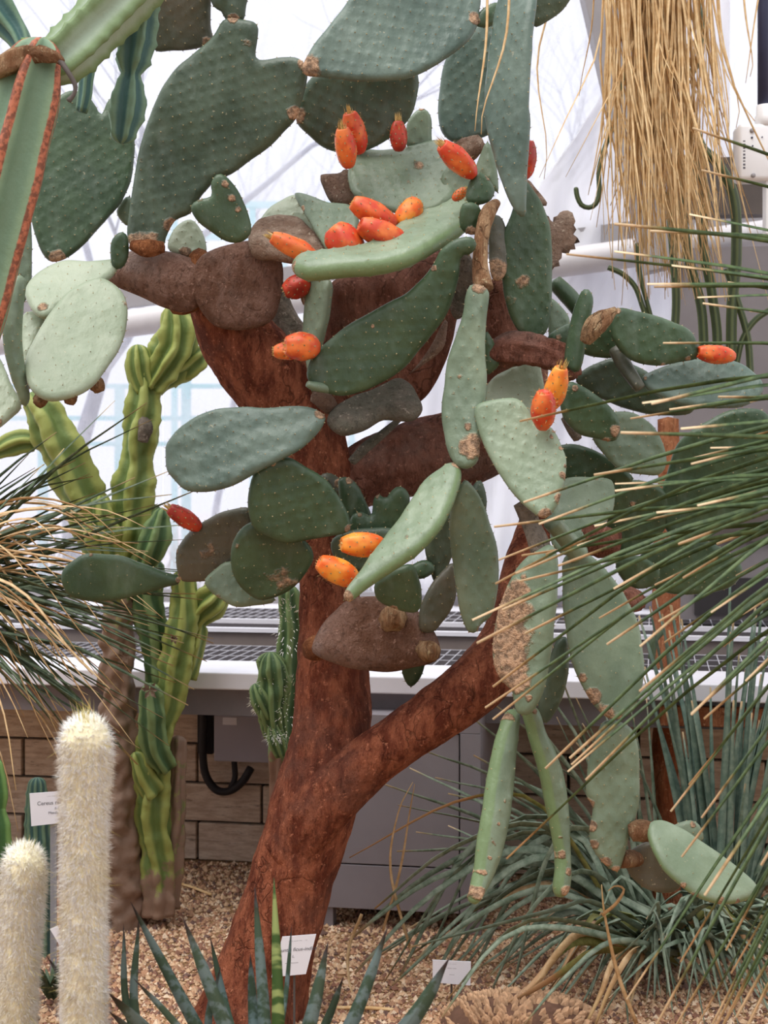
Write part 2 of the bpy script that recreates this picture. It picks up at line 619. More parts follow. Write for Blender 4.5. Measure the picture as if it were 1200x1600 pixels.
SZ = 0.716
bm = bmesh.new()
wbox(bm, -2.6, 2.4, 0.33, 0.62, SZ - 0.05, SZ)
s1 = struct(bmobj('trim_1', bm, M['sill'], bevel=0.004))
s1['label'] = 'white window sill with a dark slotted grille'
bm = bmesh.new()
wbox(bm, -2.6, 2.4, -0.14, 0.36, SZ - 0.05, SZ - 0.035)
bmobj('sill_bed', bm, M['sill_under'], s1)
bm = bmesh.new()
wbox(bm, -2.6, 2.4, -0.10, 0.56, SZ - 0.135, SZ - 0.05)
bmobj('fascia', bm, M['sill_under'], s1)
grille(s1, -2.6, 2.4, -0.10, 0.33, SZ, 0.036)
S2 = 0.775
bm = bmesh.new()
wbox(bm, -2.6, 2.4, -0.15, -0.12, S2 - 0.018, S2 - 0.004)
wbox(bm, -2.6, 2.4, -1.05, -0.84, S2 - 0.022, S2)
s2 = struct(bmobj('trim_2', bm, M['sill']))
bm = bmesh.new()
wbox(bm, -2.6, 2.4, -1.05, -0.14, 0, S2 - 0.034)
bmobj('sill_base', bm, M['sill_under'], s2)
bm = bmesh.new()
wbox(bm, -2.6, 2.4, -0.145, -0.135, SZ - 0.03, S2 - 0.022)
bmobj('riser', bm, M['riser'], s2)
bm = bmesh.new()
wbox(bm, -2.6, 2.4, -0.36, -0.15, S2 - 0.03, S2 - 0.012)
bmobj('slot_shade', bm, M['grille_dark'], s2)  # solid strip, slot shade painted on by its dark colour
bm = bmesh.new()
wbox(bm, -2.6, 2.4, -0.38, -0.36, S2 - 0.03, S2 + 0.004)
bmobj('sill_rib', bm, M['sill'], s2)
grille(s2, -2.6, 2.4, -0.84, -0.38, S2 + 0.002, 0.036)

# glazing behind
GV = -1.1
win = bmesh.new()
for zz in (S2, 4.2):
    wbox(win, -3.2, 3.0, GV - 0.03, GV + 0.03, zz, zz + 0.05)
for uu in (-3.2, 2.95):
    wbox(win, uu, uu + 0.05, GV - 0.03, GV + 0.03, S2 + 0.05, 4.2)
win = struct(bmobj('window_1', win, M['frame']))
for k in range(3):
    bm = bmesh.new()
    u0 = -3.15 + k * 2.034
    wbox(bm, u0, u0 + 2.03, GV - 0.003, GV + 0.003, S2 + 0.05, 4.2)
    bmobj('pane', bm, M['glass'], win)


def tube_pts(pts, r, mat, name, parent=None, seg=12, kind=None):
    """round tube through world points"""
    pts = [Vector(p) for p in pts]
    rr = r if isinstance(r, (list, tuple)) else [r] * len(pts)
    Vs, Fs = sweep(np.array([list(p) for p in pts]), np.array(rr), seg)
    return mesh(name, Vs, Fs, mat, parent)


def frames(C):
    n = len(C)
    T = np.gradient(C, axis=0)
    T /= np.linalg.norm(T, axis=1)[:, None] + 1e-12
    ref = np.array([0, -1.0, 0])
    if abs(T[0] @ ref) > 0.9:
        ref = np.array([1.0, 0, 0])
    A = np.zeros_like(C)
    a = ref - T[0] * (ref @ T[0])
    A[0] = a / np.linalg.norm(a)
    for i in range(1, n):
        a = A[i - 1] - T[i] * (A[i - 1] @ T[i])
        A[i] = a / (np.linalg.norm(a) + 1e-12)
    B = np.cross(T, A)
    return T, A, B


def sweep(C, R, seg, disp=None, flat=1.0):
    """closed tube; disp(i, theta, point) -> radius factor"""
    T, A, B = frames(C)
    n = len(C)
    verts = []
    for i in range(n):
        for j in range(seg):
            th = 2 * math.pi * j / seg
            k = R[i]
            if disp is not None:
                k *= disp(i, th, C[i])
            verts.append(C[i] + A[i] * (k * flat * math.cos(th)) + B[i] * (k * math.sin(th)))
    faces = []
    for i in range(n - 1):
        for j in range(seg):
            a, b = i * seg + j, i * seg + (j + 1) % seg
            faces.append((a, b, b + seg, a + seg))
    verts.append(C[0] - T[0] * R[0] * 0.25)
    verts.append(C[-1] + T[-1] * R[-1] * 0.25)
    s, e = len(verts) - 2, len(verts) - 1
    for j in range(seg):
        faces.append((s, (j + 1) % seg, j))
        faces.append((e, (n - 1) * seg + j, (n - 1) * seg + (j + 1) % seg))
    return np.array(verts), faces


# rails on the glazing
def rail(name, pA, pB, r, mat, seg=14):
    pts = [Vector(pA).lerp(Vector(pB), k / 6) for k in range(7)]
    return struct(tube_pts(pts, r, mat, name, seg=seg))


def railpix(x0, y0, x1, y1, v, hpx):
    a = wpix(x0, y0, v)
    b = wpix(x1, y1, v)
    return wp(a[0], v, a[1]), wp(b[0], v, b[1]), hpx * a[2] / F


a, b, r = railpix(-60, 542, 1300, 352, -0.9, 21)
rail('trim_3', a, b, r, M['pipe_white'])
a, b, r = railpix(-60, 500, 1300, 322, -1.0, 15)
bm = bmesh.new()
dirv = (b - a)
L = dirv.length
mt = Matrix.Translation(a) @ Vector((1, 0, 0)).rotation_difference(dirv.normalized()).to_matrix().to_4x4()
box(bm, 0, L, -0.02, 0.02, -r, r, mt)
struct(bmobj('trim_4', bm, M['frame']))
# leaning steel post
pa, pb = P(930, -80, 5.35), P(1046, 420, 5.35)
bm = bmesh.new()
dirv = pa - pb
mt = Matrix.Translation(pb) @ Vector((0, 0, 1)).rotation_difference(dirv.normalized()).to_matrix().to_4x4()
box(bm, -0.085, 0.05, -0.05, 0.05, 0, dirv.length + 0.6, mt)
struct(bmobj('trim_5', bm, M['frame'], bevel=0.006))

# dark partition at the right
bm = bmesh.new()
u0 = wpix(1052, 700, -0.45)[0]
wbox(bm, u0, 2.6, -0.52, -0.46, S2 + 0.02, wpix(1150, 385, -0.45)[1])
wr = struct(bmobj('wall_right', bm, M['panel']))
for (xa, xb, ya, yb, mt_) in ((1062, 1290, 240, 338, 'panel_brown'), (1075, 1300, 800, 845, 'panel_brown'), (1085, 1300, 905, 960, 'cab_dark')):
    bm = bmesh.new()
    ua, za, _ = wpix(xa, yb, -0.44)
    ub, zb, _ = wpix(xb, ya, -0.44)
    wbox(bm, ua, ub, -0.52, -0.44, za, zb)
    bmobj('panel', bm, M[mt_], wr)

# ------------------------------------------------------------------ outside, seen through the glass
bm = bmesh.new()
box(bm, -40, 40, 6.6, 60, -0.45, -0.25)
struct(bmobj('floor_outside', bm, M['outside_ground']))

bm = bmesh.new()
f = thing('turquoise_fence', P(280, 700, 12.5) * 1.0, 'turquoise post and rail fence outside the glass behind the tree cactus', 'fence')
base = P(280, 700, 12.5)
for (x0, x1, y0, y1) in ((284, 298, 575, 700), (180, 194, 600, 700), (60, 74, 600, 700), (395, 409, 560, 700), (640, 654, 560, 700), (820, 834, 560, 700)):
    bm = bmesh.new()
    a, b = P(x0, 800, 12.5), P(x1, y0, 12.5)
    box(bm, a.x, b.x, 12.47, 12.53, -0.25, b.z)
    bmobj('post', bm, M['turquoise'], f)
for yy in (600, 650, 690):
    bm = bmesh.new()
    a, b = P(-60, yy, 12.5), P(1000, yy + 7, 12.5)
    box(bm, a.x, b.x, 12.48, 12.52, b.z, a.z)
    bmobj('rail', bm, M['turquoise'], f)
f2 = thing('turquoise_scaffold', P(420, 300, 15), 'pale turquoise scaffold frame far outside the glass above the fence', 'scaffold')
for yy in (315, 365):
    bm = bmesh.new()
    a, b = P(250, yy, 15), P(560, yy + 10, 15)
    box(bm, a.x, b.x, 14.97, 15.03, b.z, a.z)
    bmobj('rail', bm, M['turquoise'], f2)
for xx in (268, 390, 440, 545):
    bm = bmesh.new()
    a, b = P(xx, 315, 15), P(xx + 9, 700, 15)
    box(bm, a.x, b.x, 14.98, 15.04, -0.25, a.z)
    bmobj('post', bm, M['turquoise'], f2)


def bare_tree(px, Y, h, seed, label):
    rr = random.Random(seed)
    base = Vector(((px - CX) / F * Y, Y, -0.25))
    root = thing('bare_tree', base, label, 'tree', 'leafless trees outside the glass')
    Vs, Fs = [], []

    def limb(p, d, L, r, depth):
        pts = [p]
        dd = d.copy()
        q = p.copy()
        n = 5
        for i in range(n):
            dd = (dd + Vector((rr.uniform(-.22, .22), rr.uniform(-.22, .22), rr.uniform(-.08, .16)))).normalized()
            q = q + dd * (L / n)
            pts.append(q.copy())
        R = np.linspace(r, r * 0.55, n + 1)
        v, f = sweep(np.array([list(x) for x in pts]), R, 5)
        o = len(Vs)
        Vs.extend(v.tolist())
        Fs.extend([tuple(i + o for i in ff) for ff in f])
        if depth > 0:
            for k in range(rr.randint(3, 4)):
                i = rr.randint(2, n)
                nd = (dd + Vector((rr.uniform(-1, 1), rr.uniform(-.6, .6), rr.uniform(-.15, .7)))).normalized()
                limb(pts[i], nd, L * rr.uniform(.55, .8), R[i] * 0.62, depth - 1)
    limb(base, Vector((rr.uniform(-.1, .1), 0, 1)), h * 0.4, 0.09, 4)
    mesh('branches', Vs, Fs, M['outside_tree'], root)


bare_tree(120, 12, 7.5, 3, 'leafless tree outside the glass, seen behind the ribbed column cactus')
bare_tree(560, 19, 9.5, 5, 'leafless tree outside the glass, seen behind the top pads of the tree cactus')
bare_tree(880, 27, 13, 11, 'leafless tree outside the glass, seen beside the leaning steel post')
bare_tree(330, 36, 13, 17, 'leafless tree outside the glass, farthest back behind the turquoise fence')

# low hedge / shrubs beyond the fence
hv, hf = [], []
rr = random.Random(4)
for k in range(900):
    x = rr.uniform(-4.0, 3.5)
    y = rr.uniform(10.0, 11.5)
    p = Vector((x, y, -0.25))
    d = Vector((rr.uniform(-.5, .5), rr.uniform(-.3, .3), 1)).normalized()
    pts = [p]
    for i in range(3):
        d = (d + Vector((rr.uniform(-.35, .35), rr.uniform(-.2, .2), 0))).normalized()
        p = p + d * rr.uniform(.2, .5)
        pts.append(p)
    v, f_ = sweep(np.array([list(q) for q in pts]), np.array([.008, .006, .005, .003]), 3)
    o = len(hv)
    hv.extend(v.tolist())
    hf.extend([tuple(i + o for i in q) for q in f_])
hd = mesh('hedge', hv, hf, M['hedge'])
hd['kind'] = 'stuff'
tag(hd, 'bare twiggy hedge outside the glass in front of the turquoise fence', 'hedge')

# white polythene sheet hung on the inside of the glazing
poly = [(1140, -60), (1040, -60), (985, 60), (945, 140), (890, 225), (842, 292), (800, 380), (700, 470), (640, 540), (625, 700), (625, 930), (1140, 930)]
n_u, n_z = 90, 40
left = sorted([(y, x) for x, y in poly[1:11]])
ly = [p[0] for p in left]
lx = [p[1] for p in left]
vs, fs = [], []
for j in range(n_z + 1):
    py = -60 + 990 * j / n_z
    xl = float(np.interp(py, ly, lx))
    for i in range(n_u + 1):
        px = xl + (1140 - xl) * i / n_u
        fold = 0.012 * math.sin((px + 0.28 * py) * 0.075) + 0.008 * math.sin(px * 0.19 + py * 0.02) + 0.03 * mn.noise((px * 0.012, py * 0.006, 0))
        u, z, _ = wpix(px, py, GV + 0.11)
        vs.append(wp(u, GV + 0.11 + fold, z))
w = n_u + 1
for j in range(n_z):
    for i in range(n_u):
        fs.append((j * w + i, j * w + i + 1, (j + 1) * w + i + 1, (j + 1) * w + i))
sh = mesh('plastic_sheet', [list(v) for v in vs], fs, M['sheet'])
so = sh.modifiers.new('thickness', 'SOLIDIFY')
so.thickness = 0.002
tag(sh, 'white plastic sheet hung in folds against the glazing', 'sheet')

# ------------------------------------------------------------------ metal cabinet, junction box, cable
cv = 0.68
uL, _, _ = wpix(492, 1300, cv)
uR, zT, _ = wpix(751, 1121, cv)
base = wp((uL + uR) / 2, 0.45, 0)
cab = thing('metal_cabinet', base, 'low grey metal cabinet behind the red trunk, under the sill', 'cabinet')
zB = wpix(600, 1424, cv)[1]
zs = wpix(620, 1354, cv)[1]
ud = wpix(719, 1200, cv)[0]
zd = wpix(640, 1144, cv)[1]
bm = bmesh.new()
wbox(bm, uL, uR, 0.12, cv - 0.03, zB, zT)
bmobj('body', bm, M['cab'], cab, bevel=0.003)
bm = bmesh.new()
wbox(bm, uL + 0.004, uR - 0.004, cv - 0.03, cv - 0.026, zB + 0.004, zT - 0.004)
bmobj('gap_shade', bm, M['cab_dark'], cab)  # dark sheet painted as the shade in the door gaps
for nm, q in (('top_rail', (uL, uR, zd, zT)), ('stile', (ud, uR, zB, zd - 0.0005)), ('stile', (uL, uL + 0.02, zB, zd - 0.0005)), ('door', (uL + 0.024, ud - 0.004, zs + 0.002, zd - 0.004)), ('drawer', (uL + 0.024, ud - 0.004, zB + 0.002, zs - 0.002))):
    bm = bmesh.new()
    fr = cv if nm in ('top_rail', 'stile') else cv - 0.005
    wbox(bm, q[0], q[1], cv - 0.026, fr, q[2], q[3])
    bmobj(nm, bm, M['cab'], cab, bevel=0.0015)
for (ua, ub, va, vb) in ((uR - 0.05, uR, cv - 0.06, cv - 0.014), (uL, uL + 0.05, cv - 0.06, cv - 0.014), (uR - 0.05, uR, 0.12, 0.17), (uL, uL + 0.05, 0.12, 0.17)):
    bm = bmesh.new()
    wbox(bm, ua, ub, va, vb, 0, zB)
    bmobj('leg', bm, M['cab'], cab)
bm = bmesh.new()
wbox(bm, uL + 0.05, uR - 0.05, 0.12, 0.14, 0.0, zB)
bmobj('under_gap_shade', bm, M['cab_dark'], cab)  # dark panel painted as the shade in the gap under the cabinet

ua, zt, _ = wpix(335, 1118, 0.10)
ub, zb, _ = wpix(440, 1192, 0.10)
jb = thing('junction_box', wp((ua + ub) / 2, 0.06, zb), 'flat grey junction box mounted on the stone block wall', 'electrical box')
bm = bmesh.new()
wbox(bm, ua, ub, 0.012, 0.085, zb, zt)
bmobj('body', bm, M['ebox'], jb, bevel=0.004)
bm = bmesh.new()
wbox(bm, ua - 0.002, ub + 0.002, 0.085, 0.10, zb - 0.002, zt + 0.002)
lid = bmobj('lid', bm, M['ebox'], jb, bevel=0.004)
a_ = wpix(348, 1121, 0.101)
b_ = wpix(370, 1133, 0.101)
bm = bmesh.new()
wbox(bm, a_[0], b_[0], 0.10, 0.1012, b_[1], a_[1])
bmobj('sticker', bm, M['paper'], lid)


def wcurve(pl, v):
    out = []
    for (x, y) in pl:
        u, z, _ = wpix(x, y, v)
        out.append(list(wp(u, v, z)))
    return crom(out, 30)


c = wcurve([(318, 1085), (318, 1130), (317, 1180), (322, 1212), (338, 1234), (358, 1236), (378, 1222), (392, 1200)], 0.06)
vv, ff = sweep(c, np.full(len(c), 0.0135), 10)
tag(mesh('cable', vv, ff, M['black']), 'thick black cable looping under the grey junction box', 'cable')
c = wcurve([(366, 1190), (367, 1215), (360, 1232)], 0.045)
vv, ff = sweep(c, np.full(len(c), 0.010), 10)
tag(mesh('cable', vv, ff, M['black']), 'short black cable running straight down from the junction box', 'cable')
bm = bmesh.new()
a_ = wpix(306, 1082, 0.05)
b_ = wpix(330, 1180, 0.05)
wbox(bm, a_[0], b_[0], 0.004, 0.035, b_[1], a_[1])
a_ = wpix(304, 1080, 0.05)
b_ = wpix(336, 1100, 0.05)
wbox(bm, a_[0], b_[0], 0.004, 0.045, b_[1], a_[1])
tag(bmobj('cable_duct', bm, M['black'], bevel=0.003), 'black vertical cable duct left of the junction box', 'duct')


# ------------------------------------------------------------------ text labels
def text_mesh(name, body, size, mat, parent, org, ex, ey, off):
    cu = bpy.data.curves.new(name, 'FONT')
    cu.body = body
    cu.size = size
    cu.align_x = 'CENTER'
    to = bpy.data.objects.new(name, cu)
    COL.objects.link(to)
    dg = bpy.context.evaluated_depsgraph_get()
    me = bpy.data.meshes.new_from_object(to.evaluated_get(dg))
    bpy.data.objects.remove(to)
    nrm = ex.cross(ey)
    for v in me.vertices:
        v.co = (org + ex * v.co.x + ey * v.co.y + nrm * off) - WL[parent.name]
    me.materials.clear()
    me.materials.append(mat)
    o = bpy.data.objects.new(name, me)
    link(o, parent, WL[parent.name])
    return o


def sign(corners, Y, label, lines, stake=None, lean=0.0):
    """corners: px TL, TR, BR, BL"""
    p = [P(x, y, Y) for x, y in corners]
    c = (p[0] + p[1] + p[2] + p[3]) / 4
    base = Vector((c.x, c.y + 0.01, 0))
    root = thing('plant_label', base, label, 'sign', 'white plant labels on stakes')
    ex = (p[1] - p[0]).normalized()
    ey = (p[0] - p[3])
    hgt = ey.length
    ey = ey.normalized()
    nrm = ex.cross(ey).normalized()
    vs = [list(q) for q in p] + [list(q - nrm * 0.004) for q in p]
    pl = mesh('plate', vs, [(3, 2, 1, 0), (4, 5, 6, 7), (0, 1, 5, 4), (1, 2, 6, 5), (2, 3, 7, 6), (3, 0, 4, 7)], M['paper'], root, smooth=False)
    wd = (p[1] - p[0]).length
    for (fy, body, sz) in lines:
        text_mesh('lettering', body, sz * hgt, M['ink'], pl, p[3] + ex * wd * 0.5 + ey * hgt * fy, ex, ey, 0.0008)
    sx = c + nrm * -0.01 if stake is None else P(stake[0], stake[1], Y) - nrm * 0.01
    sw = 0.008 if stake is not None else 0.0025
    bm = bmesh.new()
    box(bm, sx.x - sw, sx.x + sw, sx.y, sx.y + 0.006, -0.02, sx.z + 0.01)
    bmobj('stake', bm, M['stake'] if stake is not None else M['panel_brown'], root)
    return root


sign([(46, 1240), (128, 1234), (130, 1282), (49, 1291)], 3.9, 'white plant label between the two woolly columns on a grey metal stake',
     [(0.62, 'Cereus repandus', 0.17), (0.47, '(L.)', 0.09), (0.33, 'Mandacaru', 0.12), (0.86, '- --- ----- ---        --', 0.07), (0.12, '-- ----', 0.07)], stake=(82, 1285))
sign([(441, 1464), (494, 1460), (478, 1522), (424, 1527)], 3.55, 'tilted white plant label leaning against the foot of the red trunk',
     [(0.62, 'Opuntia ficus-indica', 0.13), (0.46, 'L.', 0.09), (0.30, '--- -----', 0.11), (0.86, '- --- ----- ---    --', 0.07)])
sign([(676, 1500), (736, 1503), (735, 1540), (676, 1535)], 3.72, 'small white plant label among the arching grey green leaves',
     [(0.64, '---- ---', 0.16), (0.36, '-----', 0.14), (0.85, '-- --- ---- --', 0.09)])
ch = [(78, 1452), (90, 1447), (100, 1474), (96, 1482)]
p_ = [P(x, y, 3.6) for x, y in ch]
vs = [list(q) for q in p_] + [list(q + Vector((0, 0.004, 0))) for q in p_]
bp = P(96, 1480, 3.6)
rt = thing('plant_tag', (bp.x, bp.y, 0), 'narrow blank white plant tag stuck beside the small dark succulent', 'tag')
mesh('plate', vs, [(3, 2, 1, 0), (4, 5, 6, 7), (0, 1, 5, 4), (1, 2, 6, 5), (2, 3, 7, 6), (3, 0, 4, 7)], M['paper'], rt, smooth=False)
bm = bmesh.new()
box(bm, bp.x - 0.005, bp.x + 0.005, bp.y + 0.002, bp.y + 0.006, -0.02, bp.z + 0.02)
bmobj('stake', bm, M['paper'], rt)

# ------------------------------------------------------------------ white sensor box at the right
Yb = 4.3
a_, b_ = P(1150, 284, Yb), P(1262, 196, Yb)
sb = thing('sensor_box', (a_.x + 0.1, Yb, a_.z), 'white plastic sensor box hanging from a dark pipe', 'control box')
bm = bmesh.new()
box(bm, a_.x, b_.x, Yb - 0.03, Yb + 0.05, a_.z, b_.z)
body = bmobj('housing', bm, M['white_plastic'], sb, bevel=0.012, smooth=True)
q0, q1 = P(1180, 196, Yb), P(1214, 165, Yb)
cxp = P(1197, 180, Yb)
c = np.array([[cxp.x, Yb, q0.z - 0.005], [cxp.x, Yb, (q0.z + q1.z) / 2 - 0.004], [cxp.x, Yb, (q0.z + q1.z) / 2], [cxp.x, Yb, q1.z]])
vv, ff = sweep(c, np.array([0.031, 0.031, 0.028, 0.027]), 20)
mesh('collar', vv, ff, M['white_plastic'], sb)
c = np.array([[P(1193, 168, Yb).x, Yb, q1.z - 0.01], [P(1193, 0, Yb).x, Yb, 2.6], [P(1193, 0, Yb).x, Yb, 4.3]])
vv, ff = sweep(c, np.full(3, 0.0165), 14)
mesh('pipe', vv, ff, M['navy'], sb)
bm = bmesh.new()
q0, q1 = P(1195, 367, Yb), P(1225, 284, Yb)
box(bm, q0.x, q1.x, Yb - 0.015, Yb + 0.03, q0.z, q1.z + 0.01)
bmobj('lower_spout', bm, M['white_plastic'], sb, bevel=0.004)
for (x, y, rpx) in ((1175, 204, 3.6), (1177, 274, 3.6), (1191, 214, 1.0), (1176, 228, 1.2), (1175, 215, 1.6)):
    pt = P(x, y, Yb - 0.032)
    c = np.array([[pt.x, Yb - 0.0335, pt.z], [pt.x, Yb - 0.028, pt.z]])
    vv, ff = sweep(c, np.full(2, rpx * Yb / F), 12)
    mesh('screw_hole', vv, ff, M['frame'] if rpx > 3 else M['navy'], body)
for k in range(9):
    pt = P(1163, 220 + k * 5.2, Yb - 0.031)
    bm = bmesh.new()
    hh = 0.0035 if k % 3 else 0.002
    box(bm, pt.x - 0.0032, pt.x + 0.0028, Yb - 0.0310, Yb - 0.0300, pt.z - hh, pt.z + hh * 0.4)
    bmobj('print', bm, M['ink'], body)

# ------------------------------------------------------------------ gravel
ng = 60000
Yg = rng.uniform(3.35, 5.15, ng)
Xg = rng.uniform(-0.29, 0.29, ng) * Yg * 1.0
ang_lim = 5.05 + Xg * math.tan(ANG) - 0.02
keep = Yg < ang_lim
Xg, Yg = Xg[keep], Yg[keep]
ng = len(Xg)
octv = np.array([[1, 0, 0], [0, 1, 0], [-1, 0, 0], [0, -1, 0], [0, 0, 1], [0, 0, -1]], float)
octf = np.array([[0, 1, 4], [1, 2, 4], [2, 3, 4], [3, 0, 4], [1, 0, 5], [2, 1, 5], [3, 2, 5], [0, 3, 5]])
sz = rng.gamma(4, 0.0009, ng) + 0.0017
vv = octv[None] * rng.uniform(0.6, 1.3, (ng, 6, 1)) * sz[:, None, None] * np.array([1.2, 1.0, 0.95])
th = rng.uniform(0, 6.28, ng)
cth, sth = np.cos(th)[:, None], np.sin(th)[:, None]
vx = vv[:, :, 0] * cth - vv[:, :, 1] * sth
vy = vv[:, :, 0] * sth + vv[:, :, 1] * cth
vv = np.stack([vx + Xg[:, None], vy + Yg[:, None], vv[:, :, 2] + (sz * 0.35)[:, None]], axis=2).reshape(-1, 3)
ff = (octf[None] + (np.arange(ng) * 6)[:, None, None]).reshape(-1, 3)
mi = np.repeat(rng.choice(5, ng, p=[.32, .28, .17, .13, .10]), 8)
gr = mesh('gravel', vv, ff, M['gravel'], floor, smooth=False, midx=mi.tolist())
gr['kind'] = 'stuff'

# ------------------------------------------------------------------ the tree cactus
TB = P(395, 1590, 3.68)
tree = thing('prickly_pear_tree', (TB.x, TB.y, 0), 'tall tree prickly pear with red trunk, flat green pads and orange fruits', 'cactus')


def woody(name, pts, mat, seg=36, step=0.012, amp=0.06, lump=0.10, parent=None, flat=1.0, seed=0.0):
    """irregular woody limb: pts (px, py, Y, r_px)"""
    W = []
    for (x, y, Y, r) in pts:
        p = P(x, y, Y)
        W.append([p.x, p.y, p.z, r * Y / F])
    C = crom(W, 60)
    C = resample(C, step, closed=False)
    R = C[:, 3]
    X = C[:, :3]

    def disp(i, th, c):
        q = Vector((c[0] * 6 + seed, c[1] * 6, c[2] * 6)) + Vector((math.cos(th), math.sin(th), 0)) * 0.9
        k = 1 + lump * mn.noise(q) + amp * mn.noise(q * 3.1) + amp * 0.6 * mn.noise(q * 7.3)
        cr = mn.noise(Vector((c[2] * 34 + 0.6 * mn.noise(q), seed, 0)))
        k -= 0.025 * max(0, cr - 0.25)
        g = mn.noise(Vector((math.cos(th) * 3.4, math.sin(th) * 3.4, c[2] * 2.2 + seed)))
        k -= 0.10 * max(0, 0.12 - abs(g)) / 0.12 * amp * 8
        return k
    vs, fs = sweep(X, R, seg, disp, flat)
    return mesh(name, vs, fs, mat, parent if parent is not None else tree)


YT = 3.68
woody('trunk', [(372, 1640, YT, 92), (400, 1560, YT, 80), (421, 1490, YT, 70), (445, 1410, YT, 66), (464, 1340, YT, 66), (490, 1260, YT, 68), (512, 1180, YT, 61),
                (520, 1100, YT + .02, 58), (520, 1020, YT + .04, 55), (515, 940, YT + .06, 48), (510, 860, YT + .08, 43), (507, 780, YT + .1, 45),
                (492, 700, YT + .12, 52), (452, 632, YT + .12, 62), (405, 572, YT + .1, 66), (362, 515, YT + .08, 58), (335, 455, YT + .06, 44), (328, 410, YT + .06, 34)], M['bark'], seg=52, amp=0.045, lump=0.07)
woody('branch', [(455, 1330, YT - .02, 50), (500, 1262, YT - .06, 48), (560, 1205, YT - .08, 44), (640, 1145, YT - .1, 42), (705, 1098, YT - .1, 44), (755, 1058, YT - .08, 46), (785, 1010, YT - .05, 40),
                 (802, 950, YT, 33), (815, 890, YT + .05, 30), (835, 830, YT + .12, 28), (850, 760, YT + .2, 26)], M['bark'], seg=44, amp=0.05, lump=0.09, seed=3)
woody('branch', [(500, 800, YT + .12, 40), (560, 748, YT + .16, 50), (630, 720, YT + .18, 58), (700, 705, YT + .2, 62), (760, 690, YT + .2, 52), (790, 640, YT + .22, 45), (810, 580, YT + .24, 45), (815, 530, YT + .24, 40)], M['bark_dark'], seg=44, amp=0.05, lump=0.09, seed=7)
woody('branch', [(430, 590, YT + .16, 40), (470, 560, YT + .2, 34), (440, 500, YT + .22, 26), (420, 440, YT + .2, 22)], M['wood_grey'], seg=24, seed=9)
woody('woody_neck', [(775, 318, 3.46, 8), (762, 335, 3.42, 13), (752, 375, 3.40, 12), (750, 420, 3.40, 14), (755, 452, 3.38, 16)], M['fibre'], seg=18, step=0.006, amp=0.12, lump=0.2, seed=2)
woody('dead_twig', [(549, 722, 3.55, 7), (570, 700, 3.55, 8), (600, 676, 3.57, 6.5), (630, 650, 3.62, 4)], M['wood_grey'], seg=12, step=0.006, amp=0.1, seed=4)
woody('branch', [(866, 440, 3.85, 13), (890, 465, 3.85, 15), (915, 495, 3.86, 13)], M['pad_dark'], seg=16, seed=5)
woody('stub', [(962, 545, 3.62, 12), (978, 575, 3.6, 12), (1000, 607, 3.58, 9)], M['pad_olive'], seg=16, seed=6)
woody('woody_neck', [(818, 785, 3.3, 17), (830, 820, 3.3, 15), (842, 850, 3.27, 17), (850, 872, 3.25, 15)], M['wood_grey'], seg=20, step=.007, seed=8)
woody('woody_neck', [(862, 815, 3.32, 14), (885, 842, 3.36, 15), (905, 868, 3.38, 17)], M['pad_grey'], seg=20, step=.007, seed=12)
woody('stub', [(488, 618, 3.5, 9), (505, 625, 3.5, 14), (518, 638, 3.52, 12)], M['wood_tan'], seg=16, step=.007, seed=13)
woody('stub', [(480, 600, 3.42, 5), (492, 604, 3.43, 8), (515, 608, 3.45, 8)], M['pad_grey'], seg=12, step=.005, seed=14)
woody('stub', [(985, 1302, 3.34, 13), (1000, 1298, 3.34, 17), (1018, 1300, 3.34, 15)], M['fibre'], seg=18, step=.005, seed=15)
woody('stub', [(972, 1345, 3.36, 12), (982, 1342, 3.38, 14), (995, 1342, 3.42, 12)], M['fibre'], seg=18, step=.005, seed=16)
woody('stub', [(885, 650, 3.6, 10), (896, 672, 3.6, 10), (903, 687, 3.6, 7)], M['wood_grey'], seg=12, step=.006, seed=17)
# rough dried knot in the middle of the right cluster
woody('woody_knot', [(770, 555, 3.62, 22), (805, 545, 3.6, 30), (845, 548, 3.58, 27), (880, 560, 3.56, 24), (893, 585, 3.52, 15)], M['bark_dark'], seg=30, step=.008, amp=0.22, lump=0.3, seed=20)
woody('woody_knot', [(905, 838, 3.62, 20), (935, 845, 3.62, 24), (962, 850, 3.64, 20)], M['bark_dark'], seg=24, step=.008, amp=0.2, lump=0.3, seed=21)
woody('woody_knot', [(962, 935, 3.66, 18), (982, 937, 3.66, 21), (1000, 940, 3.68, 15)], M['bark_dark'], seg=24, step=.008, amp=0.2, lump=0.3, seed=22)
woody('woody_knot', [(708, 240, 3.6, 13), (730, 232, 3.58, 18), (752, 222, 3.56, 12)], M['wood_tan'], seg=24, step=.008, amp=0.25, lump=0.35, seed=23)
woody('dried_pad', [(914, 535, 3.44, 9), (925, 512, 3.43, 17), (940, 498, 3.43, 15), (962, 483, 3.44, 5)], M['fibre'], seg=24, step=.006, amp=0.25, lump=0.35, seed=24)

woody('woody_joint', [(268, 482, 3.68, 10), (292, 468, 3.67, 22), (310, 435, 3.665, 26), (312, 408, 3.665, 20), (304, 396, 3.67, 12)], M['rust'], seg=24, step=.007, amp=.14, lump=.2, seed=25)
woody('woody_joint', [(206, 384, 3.56, 8), (230, 388, 3.55, 15), (256, 386, 3.56, 9)], M['rust'], seg=20, step=.006, amp=.12, lump=.15, seed=26)
woody('woody_joint', [(484, 1018, 3.56, 14), (494, 1012, 3.53, 22), (508, 1005, 3.5, 16)], M['rust'], seg=20, step=.006, amp=.12, lump=.15, seed=27)
PAD_N = [0]
AR_OCT_F = [(0, 1, 4), (1, 2, 4), (2, 3, 4), (3, 0, 4)]


